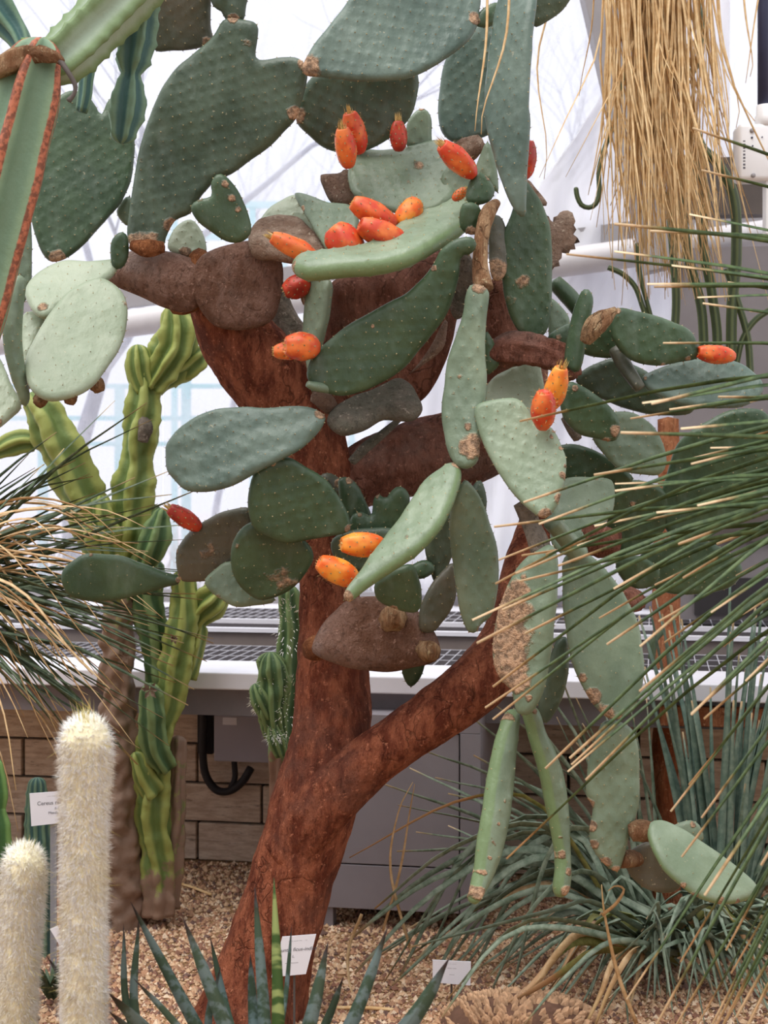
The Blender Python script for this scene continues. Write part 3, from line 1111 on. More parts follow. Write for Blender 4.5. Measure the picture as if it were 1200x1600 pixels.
def dist_poly(Q, A):
    B = np.roll(A, -1, axis=0)
    D = B - A
    L2 = (D ** 2).sum(1) + 1e-15
    W = Q[:, None, :] - A[None]
    t = np.clip((W * D[None]).sum(2) / L2[None], 0, 1)
    E = W - t[..., None] * D[None]
    return np.sqrt((E ** 2).sum(2).min(1))


def inside_poly(Q, A):
    B = np.roll(A, -1, axis=0)
    x, y = Q[:, 0][:, None], Q[:, 1][:, None]
    c = ((A[None, :, 1] > y) != (B[None, :, 1] > y)) & \
        (x < (B[None, :, 0] - A[None, :, 0]) * (y - A[None, :, 1]) / (B[None, :, 1] - A[None, :, 1] + 1e-15) + A[None, :, 0])
    return c.sum(1) % 2 == 1


def pad(pts, Y, yaw, pitch, mat, T=0.015, bend=(0, 0), cork=(), edge=0.0, are=0.032, name='pad', rough=0.004, wave=0.0, parent=None, bump=0.0030, label=None, g=0.0095, knobs=(), rim=0.0):
    par = parent if parent is not None else tree
    if mat.startswith('pad'):
        T = T * 0.78
    PAD_N[0] += 1
    sd = PAD_N[0] * 7.31
    ya, pi = math.radians(yaw), math.radians(pitch)
    n = np.array([math.sin(ya) * math.cos(pi), -math.cos(ya) * math.cos(pi), math.sin(pi)])
    e1 = np.array([math.cos(ya), math.sin(ya), 0.0])
    e2 = np.cross(n, e1)
    pa = np.array(pts, float)
    mid = (pa.max(0) + pa.min(0)) / 2
    C = np.array(P(mid[0], mid[1], Y))
    c0 = np.array([0, 0, H])

    def toloc(px, py):
        d = np.array([(px - CX) / F, 1.0, -(py - HZ) / F])
        s = ((C - c0) @ n) / (d @ n)
        q = c0 + d * s - C
        return np.array([q @ e1, q @ e2])
    loc = np.array([toloc(x, y) for x, y in pts])
    out = crom(loc, len(loc) * 8, closed=True)
    out = resample(out, 0.0105)
    ar = 0.5 * np.sum(out[:, 0] * np.roll(out[:, 1], -1) - np.roll(out[:, 0], -1) * out[:, 1])
    if ar < 0:
        out = out[::-1].copy()
    m = len(out)
    # a little natural irregularity of the rim
    tang = np.roll(out, -1, 0) - np.roll(out, 1, 0)
    tang /= np.linalg.norm(tang, axis=1)[:, None] + 1e-12
    inn = np.stack([-tang[:, 1], tang[:, 0]], 1)
    for i in range(m):
        k = mn.noise(Vector((out[i, 0] * 22, out[i, 1] * 22, sd))) * 0.0022 + (mn.noise(Vector((out[i, 0] * 80, out[i, 1] * 80, sd))) * rough * 1.1 if edge > 0.3 else 0)
        out[i] += inn[i] * k
    # principal axis for the areole lattice
    cc = out - out.mean(0)
    w_, v_ = np.linalg.eigh(cc.T @ cc)
    ax, ay = v_[:, 1], v_[:, 0]
    lo, hi = out.min(0) - 0.01, out.max(0) + 0.01
    # interior points
    xs = np.arange(lo[0], hi[0], g)
    ys = np.arange(lo[1], hi[1], g * 0.87)
    G = np.array([(x + (g / 2 if j % 2 else 0), y) for j, y in enumerate(ys) for x in xs])
    G = G[inside_poly(G, out)]
    if len(G):
        G = G[dist_poly(G, out) > min(T * 0.9, 0.012) + 0.003]
    rings = []
    for dd in (0.0012, 0.0038, 0.008, 0.0125):
        q = out + inn * dd
        q = q[inside_poly(q, out)]
        if len(q):
            q = q[dist_poly(q, out) > dd * 0.85]
            rings.append(q)
    # areoles
    ext = np.abs(cc @ ax).max() + 0.02
    exb = np.abs(cc @ ay).max() + 0.02
    L = []
    if are:
        j = 0
        s = -ext
        while s < ext:
            tt = -exb + (are * 0.5 if j % 2 else 0)
            while tt < exb:
                q = out.mean(0) + ax * (s + random.uniform(-.003, .003)) + ay * (tt + random.uniform(-.003, .003))
                L.append(q)
                tt += are
            s += are * 0.62
            j += 1
        L = np.array(L)
        L = L[inside_poly(L, out)]
        if len(L):
            L = L[dist_poly(L, out) > 0.009]
    allp = [out] + ([G] if len(G) else []) + [r for r in rings if len(r)] + ([L] if len(L) else [])
    allp = np.vstack(allp)
    res = delaunay_2d_cdt([Vector(p) for p in allp], [], [list(range(m))], 1, 1e-5)
    v2 = np.array([[p.x, p.y] for p in res[0]])
    tri = [tuple(f) for f in res[2]]
    d = dist_poly(v2, out)
    onb = d < 2e-5
    R = T * 1.25
    maxd = max(d.max(), 1e-6)

    def offs(q):
        o_ = np.zeros(len(q))
        a_ = (q - out.mean(0)) @ ax
        b_ = (q - out.mean(0)) @ ay
        o_ += bend[0] * a_ ** 2 + bend[1] * b_ ** 2
        for i in range(len(q)):
            p_ = Vector((q[i, 0] * 7, q[i, 1] * 7, sd))
            o_[i] += 0.006 * mn.noise(p_) + rough * 0.35 * mn.noise(p_ * 4.5)
            if wave:
                o_[i] += wave * math.sin(b_[i] * 120 + 2 * mn.noise(p_ * 2)) * 0.5
        return o_

    def thick(dv):
        k = np.clip(dv / R, 0, 1)
        return T * np.sqrt(np.clip(1 - (1 - k) ** 2, 0, 1)) + 0.10 * T * np.clip(dv / maxd, 0, 1)
    of = offs(v2)
    th = thick(d)
    bp = np.zeros(len(v2))
    if len(L) and bump:
        dl = np.sqrt(((v2[:, None, :] - L[None]) ** 2).sum(2)).min(1)
        bp = bump * np.exp(-(dl / 0.006) ** 2)
    nv = len(v2)
    fz = of + th + bp * (~onb)
    bz = of - th - bp * (~onb)
    idx_b = np.full(nv, -1)
    k = nv
    bv = []
    for i in range(nv):
        if onb[i]:
            idx_b[i] = i
        else:
            idx_b[i] = k
            bv.append((v2[i, 0], v2[i, 1], bz[i]))
            k += 1
    l3 = np.vstack([np.column_stack([v2, np.where(onb, of, fz)]), np.array(bv)]) if bv else np.column_stack([v2, fz])
    W = C[None] + l3[:, :1] * e1 + l3[:, 1:2] * e2 + l3[:, 2:3] * n
    faces = tri + [(idx_b[a], idx_b[c], idx_b[b]) for a, b, c in tri]
    faces = [tuple(int(i) for i in f) for f in faces]
    # corky spots
    ck = np.zeros(nv)
    for sp in cork:
        q = toloc(sp[0], sp[1])
        rad = sp[2] * Y / F
        st = sp[3] if len(sp) > 3 else 1.0
        dd = np.sqrt(((v2 - q) ** 2).sum(1))
        ck = np.maximum(ck, st * np.clip(1.25 - dd / rad, 0, 1))
    if edge:
        ck = np.maximum(ck, np.clip(edge * (1 - d / 0.022), 0, 1))
    cork_all = np.concatenate([ck, ck[~onb]])
    rm = rim * np.clip(1.15 - d / (T * 0.55), 0, 1)
    rim_all = np.concatenate([rm, rm[~onb]])
    o = mesh(name, W, faces, M[mat], par, attrs={'cork': cork_all, 'rim': rim_all})
    if label:
        o['label'] = label
    # areole dots on both faces and round the rim
    if are:
        dv, df = [], []

        def dot(p, nn, r):
            a0 = np.cross(nn, [0.3, 0.9, 0.2])
            a0 /= np.linalg.norm(a0)
            b0 = np.cross(nn, a0)
            k = len(dv)
            for (x, y) in ((1, 0), (0, 1), (-1, 0), (0, -1)):
                dv.append(p + a0 * x * r + b0 * y * r - nn * r * 0.3)
            dv.append(p + nn * r * 1.0)
            df.extend([tuple(i + k for i in f_) for f_ in AR_OCT_F])
            if random.random() < 0.35:
                k = len(dv)
                sdv = nn + a0 * random.uniform(-.6, .6) + b0 * random.uniform(-.6, .6)
                dv.append(p + a0 * 0.0005)
                dv.append(p - a0 * 0.0005)
                dv.append(p + sdv * random.uniform(.004, .009))
                df.append((k, k + 1, k + 2))
        if len(L):
            dl = dist_poly(L, out)
            ol = offs(L)
            tl = thick(dl)
            for i in range(len(L)):
                if random.random() < 0.1:
                    continue
                pc = C + e1 * L[i, 0] + e2 * L[i, 1]
                r = random.uniform(0.0013, 0.0021)
                dot(pc + n * (ol[i] + tl[i] + bump), n, r)
                dot(pc + n * (ol[i] - tl[i] - bump), -n, r)
        stp = max(2, int(are / 0.0105))
        oo = offs(out)
        for i in range(0, m, stp):
            nn = -(e1 * inn[i, 0] + e2 * inn[i, 1])
            dot(C + e1 * out[i, 0] + e2 * out[i, 1] + n * oo[i], nn, random.uniform(0.0016, 0.0026))
        if dv:
            ao = mesh('areoles', dv, df, M['areole'], o)
            ao['kind'] = 'stuff'
    for (kx, ky, kr) in knobs:
        pc = P(kx, ky, Y - T * 0.95)
        r = kr * Y / F
        vs, fs = [], []
        dirn = Vector((kx - mid[0], 0, -(ky - mid[1]))).normalized() * 0.75 + Vector((0, -0.6, 0))
        dirn.normalize()
        cpts = np.array([list(pc - dirn * r * 1.2), list(pc - dirn * r * 0.2), list(pc + dirn * r * 0.5), list(pc + dirn * r * 0.8), list(pc + dirn * r * 0.5)])
        v_, f_ = sweep(cpts, np.array([r * 0.8, r, r * 0.95, r * 0.6, r * 0.35]), 14, lambda i, th, c: 1 + 0.12 * math.sin(th * 5 + i))
        mesh('scar_knob', v_, f_, M['fibre'], o)
    return o


def fruit(par, base, tip, Yb, Yt, r, mat='fruit', tuft=1, ybias=None):
    a, b = P(base[0], base[1], Yb), P(tip[0], tip[1], Yt)
    ax = (b - a)
    L = ax.length
    ax.normalize()
    s = ax.cross(Vector((0, 1, 0.13))).normalized()
    q = ax.cross(s)
    R = r * (Yb + Yt) / 2 / F
    ns, seg = 15, 22
    prof = [(0, .42), (.06, .62), (.14, .78), (.25, .92), (.38, 1.0), (.5, 1.02), (.62, .99), (.74, .92), (.84, .82), (.92, .70), (.97, .62), (1.0, .52), (.975, .42), (.955, .2), (.95, .02)]
    vs, fs, al = [], [], []
    sd = random.uniform(0, 50)
    for (u, k) in prof:
        for j in range(seg):
            th = 2 * math.pi * j / seg
            d = s * math.cos(th) + q * math.sin(th)
            kk = k * (1 + 0.05 * math.cos(5 * th + sd) * (1 if u > .3 else .4) + 0.10 * mn.noise(Vector((math.cos(th) * 1.7 + sd, math.sin(th) * 1.7, u * 4))))
            vs.append(a + ax * (u * L) + d * (R * kk))
            al.append(u)
    for i in range(len(prof) - 1):
        for j in range(seg):
            fs.append((i * seg + j, i * seg + (j + 1) % seg, (i + 1) * seg + (j + 1) % seg, (i + 1) * seg + j))
    vs.append(a - ax * 0.002)
    al.append(0)
    for j in range(seg):
        fs.append((len(vs) - 1, (j + 1) % seg, j))
    mi = [0] * len(fs)
    # areoles
    for row in range(5):
        u = 0.2 + row * 0.16
        k = float(np.interp(u, [p[0] for p in prof[:12]], [p[1] for p in prof[:12]]))
        for j in range(8):
            th = 2 * math.pi * (j + 0.5 * (row % 2)) / 8 + sd
            d = s * math.cos(th) + q * math.sin(th)
            pc = a + ax * (u * L) + d * (R * k * 1.03)
            t1 = ax
            t2 = d.cross(ax)
            rr_ = 0.0021
            kk = len(vs)
            vs += [pc + t1 * rr_, pc + t2 * rr_, pc - t1 * rr_, pc - t2 * rr_, pc + d * 0.0016]
            al += [u] * 5
            fs += [(kk, kk + 1, kk + 4), (kk + 1, kk + 2, kk + 4), (kk + 2, kk + 3, kk + 4), (kk + 3, kk, kk + 4)]
            mi += [1] * 4
            for _ in range(3 if u > .6 else 1):
                kk = len(vs)
                sp = d + ax * random.uniform(-.3, 1.2) + t2 * random.uniform(-.6, .6)
                vs += [pc + t2 * 0.0005, pc - t2 * 0.0005, pc + sp * random.uniform(.006, .011)]
                al += [u] * 3
                fs.append((kk, kk + 1, kk + 2))
                mi.append(2)
    # dried flower tuft at the crown
    nt = 26 if tuft else 12
    for j in range(nt):
        th = random.uniform(0, 6.28)
        d = s * math.cos(th) + q * math.sin(th)
        rad = R * (random.uniform(0.05, 0.5) if tuft > 1 else random.uniform(.38, .55))
        pc = a + ax * (0.95 * L) + d * rad
        hh = random.uniform(.008, .014) * (2.0 if tuft > 1 else 0.7)
        w_ = d.cross(ax) * 0.0022
        kk = len(vs)
        vs += [pc + w_, pc - w_, pc + ax * hh + d * random.uniform(-.003, .004)]
        al += [1] * 3
        fs.append((kk, kk + 1, kk + 2))
        mi.append(2)
    return mesh('fruit', [list(v) for v in vs], fs, [M[mat], M['areole'], M['crown']], par, attrs={'along': al}, midx=mi)


# ---- woody (brown) flattened joints
pad([(160, 441), (175, 415), (198, 394), (240, 392), (285, 398), (318, 415), (330, 450), (312, 478), (288, 488), (255, 480), (220, 464), (185, 450)], 3.66, -5, 5, 'wood_pad', T=.030, are=0, name='woody_pad', rough=.012)
pad([(312, 402), (345, 385), (395, 376), (432, 392), (442, 425), (438, 470), (420, 505), (375, 516), (335, 508), (305, 470), (300, 432)], 3.64, 5, 0, 'wood_pad', T=.024, are=0, name='woody_pad', rough=.012)
pad([(388, 375), (398, 352), (436, 340), (474, 348), (505, 382), (515, 412), (500, 425), (460, 408), (420, 402), (394, 396)], 3.62, 0, 48, 'wood_tan', T=.02, are=0, name='woody_pad', rough=.012)
pad([(498, 640), (500, 560), (505, 490), (520, 440), (570, 425), (640, 410), (705, 385), (735, 400), (720, 470), (705, 540), (680, 600), (640, 640), (580, 655), (530, 655)], 3.82, -5, -6, 'bark_dark', T=.05, are=0, name='woody_pad', rough=.014)
pad([(487, 1012), (500, 982), (522, 955), (548, 935), (600, 932), (645, 948), (672, 975), (686, 1008), (684, 1030), (655, 1042), (600, 1050), (555, 1046), (520, 1036), (496, 1026)], 3.52, 8, 6, 'wood_pad', T=.036, are=0, name='woody_pad', rough=.012,
    cork=[(510, 1025, 20)], knobs=[(615, 965, 20), (672, 1018, 16)])
pad([(512, 652), (530, 632), (580, 612), (622, 596), (645, 608), (660, 640), (640, 656), (600, 652), (575, 666), (540, 677), (516, 668)], 3.52, 0, 45, 'wood_grey', T=.02, are=0, name='woody_pad', rough=.012)
pad([(520, 650), (600, 618), (660, 560), (695, 500), (698, 520), (690, 548), (655, 575), (610, 605), (560, 632)], 3.56, 0, -10, 'wood_tan', T=.02, are=0, name='woody_pad', rough=.01)
pad([(762, 450), (790, 430), (815, 470), (835, 530), (850, 570), (830, 640), (790, 660), (762, 620), (757, 540)], 3.8, 0, -5, 'bark_dark', T=.04, are=0, name='woody_pad', rough=.012)
pad([(852, 336), (862, 348), (880, 330), (893, 333), (898, 360), (903, 378), (895, 390), (880, 400), (868, 420), (858, 425), (850, 380)], 3.72, 10, 10, 'wood_tan', T=.008, are=0, name='dried_pad', rough=.014, edge=.4)
pad([(824, 280), (838, 295), (852, 312), (855, 322), (838, 320), (824, 306)], 3.72, 0, 10, 'wood_tan', T=.006, are=0, name='dried_pad', rough=.01)
pad([(500, 275), (528, 272), (542, 264), (556, 288), (552, 320), (522, 320), (508, 300)], 3.7, 15, 15, 'wood_tan', T=.02, are=0, name='dried_pad', rough=.02)
pad([(695, 400), (730, 395), (745, 430), (740, 470), (715, 500), (700, 470)], 3.66, -15, 0, 'wood_grey', T=.02, are=0, name='woody_pad', rough=.008)
pad([(765, 345), (785, 340), (795, 380), (792, 425), (778, 440), (766, 425)], 3.56, 10, 0, 'pad_olive', T=.014, are=.03, cork=[(775, 425, 26)])
pad([(470, 455), (485, 445), (490, 470), (478, 480), (470, 470)], 3.6, 0, 0, 'wood_tan', T=.012, are=0, name='dried_pad')

# ---- top left
pad([(45, 300), (48, 230), (75, 168), (108, 142), (135, 148), (150, 165), (158, 178), (168, 158), (180, 151), (205, 178), (211, 235), (205, 280), (190, 315), (165, 345), (138, 375), (112, 398), (85, 410), (68, 400), (55, 370), (46, 330)],
    3.75, 14, 8, 'pad_dark', T=.014, cork=[(90, 404, 16)])
p2 = pad([(203, 378), (206, 320), (215, 250), (235, 180), (265, 120), (300, 85), (333, 58), (352, 32), (383, 32), (405, 44), (402, 92), (440, 90), (468, 92), (482, 110), (475, 150), (462, 186), (430, 220), (400, 245), (362, 272), (340, 280), (318, 302), (300, 332), (275, 346), (262, 370), (255, 388), (225, 390)],
         3.58, -8, -6, 'pad_deep', T=.02, bend=(.15, 0), cork=[(228, 392, 38), (270, 352, 14), (392, 70, 14, .6), (478, 100, 14), (462, 178, 14), (366, 30, 12)])
pad([(240, -30), (320, -35), (330, 40), (334, 62), (325, 70), (300, 77), (270, 80), (240, 78), (234, 40)], 3.62, 0, -22, 'pad_olive', T=.016, cork=[(325, 66, 12)])
pad([(325, -40), (390, -40), (384, 10), (380, 32), (355, 32), (346, 18), (332, 6)], 3.55, 0, -10, 'pad_deep', T=.02, cork=[(366, 32, 12)])
pad([(473, 102), (485, 75), (510, 45), (545, 0), (580, -40), (650, -60), (700, -50), (748, -20), (748, 28), (735, 60), (700, 90), (660, 115), (620, 126), (560, 125), (505, 116), (480, 113)],
    3.5, 6, 12, 'pad_blue', T=.016, bend=(-.3, .4), cork=[(480, 106, 26), (742, 30, 14)])
pad([(462, 186), (470, 150), (482, 126), (505, 112), (560, 105), (640, 108), (654, 122), (652, 150), (640, 185), (610, 215), (575, 235), (540, 241), (505, 230), (478, 208)],
    3.68, 0, -12, 'pad_deep', T=.016, cork=[(468, 180, 16)])
pad([(738, 35), (755, 12), (778, 4), (780, 30), (765, 42), (748, 42)], 3.55, 20, 0, 'pad_dark', T=.012, are=.03, cork=[(742, 34, 8)])
pad([(688, 130), (700, 85), (735, 45), (770, 30), (800, 60), (800, 180), (765, 210), (715, 224), (692, 210), (685, 180)], 3.78, -12, 0, 'pad_blue', T=.014)
pad([(765, 60), (772, -20), (795, -70), (822, -50), (831, 0), (829, 60), (825, 130), (820, 200), (810, 265), (800, 318), (794, 331), (784, 318), (775, 285), (767, 240), (760, 190), (761, 120)],
    3.38, -48, 8, 'pad_blue', T=.017, bend=(-.5, 0), are=.034)
pad([(826, -10), (865, -45), (898, -20), (882, 14), (855, 34), (832, 40)], 3.6, 10, -20, 'pad_deep', T=.014)
pad([(800, 160), (820, 150), (828, 180), (826, 215), (812, 230), (802, 210)], 3.66, 10, 0, 'pad_blue', T=.012)
p11 = pad([(545, 270), (556, 242), (600, 238), (650, 230), (688, 226), (702, 258), (712, 300), (695, 325), (650, 340), (605, 330), (570, 318), (548, 302)], 3.66, -6, 38, 'pad_grey', T=.014, bend=(.6, .3), cork=[(655, 265, 16, .5), (640, 290, 10, .5)])
p12 = pad([(636, 228), (635, 198), (645, 178), (660, 169), (672, 180), (674, 206), (671, 230)], 3.74, 0, 5, 'pad_grey', T=.012, cork=[(658, 170, 6)])
p72 = pad([(728, 312), (732, 286), (745, 268), (764, 280), (773, 298), (765, 314), (745, 320)], 3.47, 10, 10, 'pad_dark', T=.013, are=.028, cork=[(762, 280, 10, .7)])
pad([(742, 275), (752, 240), (764, 222), (775, 260), (778, 300), (765, 290)], 3.52, -25, 5, 'pad_grey', T=.013)
pad([(690, 280), (705, 262), (735, 268), (735, 320), (705, 325)], 3.62, -10, 10, 'pad_grey', T=.012)

# ---- the shelf like pads with fruits
pad([(404, 352), (420, 328), (458, 306), (500, 312), (530, 330), (540, 370), (520, 402), (480, 395), (410, 372)], 3.72, 5, 30, 'pad_toplit', T=.012, rough=.006)
p15 = pad([(461, 306), (478, 304), (512, 316), (548, 322), (562, 345), (552, 400), (522, 406), (502, 378), (482, 345)], 3.6, -30, 30, 'pad_grey', T=.012, cork=[(474, 330, 8)])
p16 = pad([(457, 428), (468, 414), (505, 406), (560, 396), (600, 376), (638, 345), (670, 322), (705, 311), (735, 314), (749, 330), (738, 350), (708, 372), (680, 392), (640, 412), (590, 424), (530, 431), (480, 436)],
          3.5, -12, 60, 'pad_mid', T=.030, rim=.8, bend=(.2, .5), are=.036, edge=.12, cork=[(458, 428, 10), (478, 414, 5), (490, 412, 5), (600, 402, 5)])
pad([(722, 318), (745, 318), (755, 340), (750, 362), (732, 366), (718, 352)], 3.44, 5, -15, 'pad_dark', T=.014, are=.03, cork=[(735, 360, 12)])
p17 = pad([(482, 590), (484, 566), (500, 544), (530, 518), (560, 498), (610, 471), (645, 450), (675, 416), (690, 390), (713, 373), (738, 371), (745, 385), (735, 398), (722, 402), (717, 433), (708, 467), (693, 500), (667, 533), (633, 573), (600, 596), (567, 610), (533, 618), (500, 609)],
          3.42, -6, -8, 'pad_dark', T=.015, bend=(.25, 0), cork=[(583, 509, 5), (678, 420, 6)])
pad([(783, 420), (784, 370), (798, 335), (812, 288), (822, 282), (836, 300), (852, 328), (861, 365), (863, 420), (861, 480), (856, 515), (840, 530), (820, 526), (800, 502), (788, 462)], 3.58, 14, -4, 'pad_dark', T=.015, bend=(0, .4), cork=[(815, 440, 22, .55), (795, 470, 20, .5)])
p19 = pad([(737, 449), (765, 455), (762, 490), (758, 533), (760, 600), (757, 640), (752, 690), (748, 722), (730, 735), (710, 724), (698, 694), (691, 653), (692, 612), (700, 560), (722, 500)],
          3.34, -20, 8, 'pad_grey', T=.016, bend=(.2, 0), are=.036, cork=[(752, 452, 14), (742, 700, 26, 1.0), (735, 668, 9, .8), (720, 590, 9, .6), (712, 615, 6, .5)], rough=.006)
p21 = pad([(742, 652), (748, 633), (780, 625), (806, 623), (822, 634), (838, 660), (860, 666), (876, 692), (885, 722), (880, 762), (868, 797), (850, 811), (825, 796), (800, 770), (775, 732), (755, 692)],
          3.26, -10, 18, 'pad_mid', T=.014, bend=(.3, 0), are=.03, cork=[(874, 780, 12, .8), (852, 808, 14), (880, 745, 9), (862, 686, 5), (877, 703, 5), (884, 727, 6), (866, 675, 6, .8)])
p22 = pad([(540, 942), (546, 924), (580, 876), (610, 832), (640, 792), (665, 757), (690, 737), (714, 729), (722, 742), (716, 770), (701, 805), (680, 838), (652, 866), (612, 893), (576, 918), (552, 938)],
          3.24, -28, 42, 'pad_mid', T=.024, rim=.8, bend=(.2, .9), are=.036, cork=[(546, 938, 10), (718, 734, 10), (640, 850, 10, .45)])
pad([(722, 748), (740, 762), (755, 790), (769, 830), (778, 872), (776, 920), (766, 958), (748, 975), (742, 985), (728, 984), (718, 960), (712, 920), (707, 870), (702, 820), (708, 776)],
    3.36, 18, -6, 'pad_grey', T=.013, bend=(.4, -.5), are=.03, cork=[(745, 980, 9)], wave=.003)
pad([(590, 905), (640, 880), (655, 905), (659, 940), (648, 958), (612, 950), (588, 935)], 3.36, 5, -14, 'pad_dark', T=.015, cork=[(615, 950, 10)])
pad([(664, 845), (680, 800), (704, 785), (710, 850), (702, 880), (686, 918), (670, 885)], 3.56, 20, -10, 'pad_deep', T=.013)
pad([(655, 982), (658, 945), (678, 908), (706, 878), (714, 900), (710, 940), (692, 970), (674, 988)], 3.5, 15, -5, 'pad_olive', T=.013)
pad([(640, 885), (665, 875), (680, 890), (660, 905), (645, 900)], 3.55, 0, 0, 'pad_dark', T=.012, are=.03)
pad([(629, 1045), (645, 1020), (664, 1030), (660, 1052), (648, 1070), (638, 1072)], 3.62, 10, -10, 'pad_dark', T=.012, are=.03)
pad([(735, 770), (750, 750), (760, 780), (757, 810), (745, 800)], 3.6, 0, -10, 'pad_deep', T=.012, are=.03)

# ---- left arm of pads
p24 = pad([(257, 706), (262, 690), (285, 665), (320, 646), (360, 637), (420, 636), (470, 632), (498, 640), (507, 652), (495, 676), (470, 700), (440, 720), (400, 740), (370, 757), (330, 768), (290, 765), (268, 746), (258, 726)],
          3.44, -8, 16, 'pad_blue', T=.015, bend=(-.25, .3), are=.03, cork=[(500, 645, 12)], wave=.003)
pad([(387, 792), (390, 760), (400, 735), (425, 717), (450, 715), (480, 730), (510, 750), (535, 785), (548, 815), (542, 832), (500, 840), (450, 848), (420, 840), (396, 825)], 3.47, 10, -10, 'pad_dark', T=.016, bend=(0, .3), cork=[(424, 720, 9), (545, 825, 10, .8)])
pad([(360, 872), (365, 842), (385, 818), (420, 815), (470, 838), (490, 870), (470, 905), (448, 925), (410, 937), (385, 926), (366, 902)], 3.54, 8, -14, 'pad_dark', T=.015, cork=[(440, 905, 40, .55), (370, 850, 8, .6)])
p27 = pad([(274, 872), (280, 850), (310, 820), (350, 800), (390, 795), (400, 830), (372, 872), (346, 902), (310, 908), (282, 906)], 3.66, -5, -16, 'pad_olive', T=.015, cork=[(278, 902, 10), (276, 860, 8, .7), (330, 860, 40, .45)])
pad([(320, 905), (335, 890), (360, 878), (400, 895), (430, 938), (395, 946), (370, 948), (345, 936), (325, 920)], 3.63, 5, 18, 'pad_grey', T=.012, cork=[(340, 935, 12, .7)])
pad([(95, 902), (102, 886), (125, 869), (148, 865), (190, 868), (220, 879), (250, 890), (277, 900), (280, 912), (255, 919), (220, 929), (180, 938), (140, 940), (110, 932), (98, 918)], 3.56, 6, -6, 'pad_dark', T=.015, bend=(-.2, 0), are=.045, bump=.0008, cork=[(144, 866, 4), (280, 906, 7)])
pad([(528, 752), (545, 746), (560, 760), (574, 790), (582, 815), (560, 822), (538, 802)], 3.6, 12, -5, 'pad_dark', T=.015, are=.03, cork=[(545, 750, 7)])
pad([(545, 830), (550, 805), (565, 800), (580, 806), (583, 780), (592, 772), (602, 778), (610, 768), (622, 760), (635, 766), (640, 785), (625, 825), (600, 850), (560, 850)], 3.58, 5, -5, 'pad_dark', T=.016, are=.035, cork=[(590, 775, 6, .7), (562, 803, 6, .6)])
pad([(520, 842), (560, 826), (620, 828), (612, 860), (585, 892), (545, 890), (522, 870)], 3.56, 0, -12, 'pad_deep', T=.014)
pad([(500, 745), (520, 740), (548, 765), (545, 785), (520, 770)], 3.66, 0, 0, 'pad_olive', T=.012, are=.03, cork=[(530, 755, 10)])

# ---- far left pale pads
p30 = pad([(40, 562), (58, 522), (75, 495), (100, 466), (130, 446), (160, 440), (186, 456), (199, 482), (196, 520), (185, 550), (165, 580), (150, 600), (120, 621), (85, 630), (56, 620), (42, 596)],
          3.4, 8, 36, 'pad_toplit', T=.014, bend=(.2, .2), are=.036, bump=.0012, cork=[(196, 480, 16, .55), (192, 520, 12, .5)], knobs=[(42, 598, 11), (63, 626, 11), (110, 622, 11), (152, 602, 12)])
pad([(40, 452), (60, 426), (100, 408), (140, 410), (185, 408), (178, 428), (150, 447), (112, 470), (76, 497), (55, 492), (44, 476)], 3.52, 0, 40, 'pad_toplit', T=.014, bump=.001, cork=[(68, 486, 12, .8), (110, 405, 10)])
pad([(34, 500), (50, 488), (70, 495), (66, 520), (48, 555), (36, 570)], 3.5, 0, 30, 'pad_toplit', T=.012)
pad([(4, 500), (12, 460), (27, 431), (38, 440), (36, 480), (34, 530), (41, 590), (44, 626), (34, 634), (24, 612), (10, 562)], 3.32, 52, 0, 'pad_grey', T=.014, are=.026, wave=.004)
pad([(-30, 530), (0, 560), (18, 600), (34, 634), (20, 652), (0, 668), (-25, 680)], 3.42, 10, 32, 'pad_toplit', T=.014, cork=[(0, 662, 6)])
pad([(30, 300), (46, 320), (50, 400), (48, 450), (38, 472), (24, 478), (18, 440), (20, 360)], 3.6, 30, 0, 'pad_grey', T=.013)
pad([(173, 402), (174, 376), (188, 362), (200, 370), (201, 398), (191, 418), (178, 419)], 3.56, 10, -5, 'pad_dark', T=.013, are=.03)
pad([(298, 322), (310, 312), (330, 306), (330, 286), (340, 272), (355, 277), (372, 298), (386, 328), (392, 362), (375, 378), (350, 375), (320, 356), (303, 338)], 3.5, 5, -6, 'pad_dark', T=.015, bump=.001, cork=[(352, 287, 9, .8), (362, 310, 8, .8), (372, 328, 8, .7), (312, 314, 8, .6)])
pad([(262, 388), (275, 356), (300, 345), (318, 368), (322, 398), (290, 402)], 3.7, 5, 25, 'pad_toplit', T=.012, cork=[(290, 396, 12)])
pad([(486, 440), (516, 440), (512, 500), (500, 550), (492, 600), (485, 610), (480, 560), (478, 500)], 3.57, -50, 0, 'pad_grey', T=.014, are=.03)
pad([(182, 330), (200, 306), (210, 320), (208, 350), (196, 352)], 3.8, 0, 0, 'pad_grey', T=.012, are=.03)

# ---- right hand cluster
pad([(955, 525), (958, 484), (1000, 486), (1040, 499), (1075, 515), (1090, 538), (1088, 560), (1060, 566), (1030, 571), (1000, 568), (972, 552)], 3.56, 8, -4, 'pad_dark', T=.015, cork=[(1072, 562, 8, .8), (1035, 570, 7, .7), (962, 484, 8)])
pad([(858, 522), (900, 500), (950, 485), (975, 520), (968, 556), (930, 558), (890, 546), (862, 540)], 3.66, 4, -10, 'pad_dark', T=.015, cork=[(872, 526, 8, .7)])
pad([(882, 562), (888, 520), (900, 472), (911, 453), (923, 455), (927, 475), (919, 512), (914, 548), (904, 580), (890, 578)], 3.5, -30, 5, 'pad_dark', T=.016, are=.04, bump=.0008)
pad([(900, 590), (930, 568), (960, 560), (1000, 575), (1040, 600), (1080, 625), (1078, 646), (1030, 649), (985, 641), (950, 628), (915, 612)], 3.74, 0, -4, 'pad_deep', T=.014)
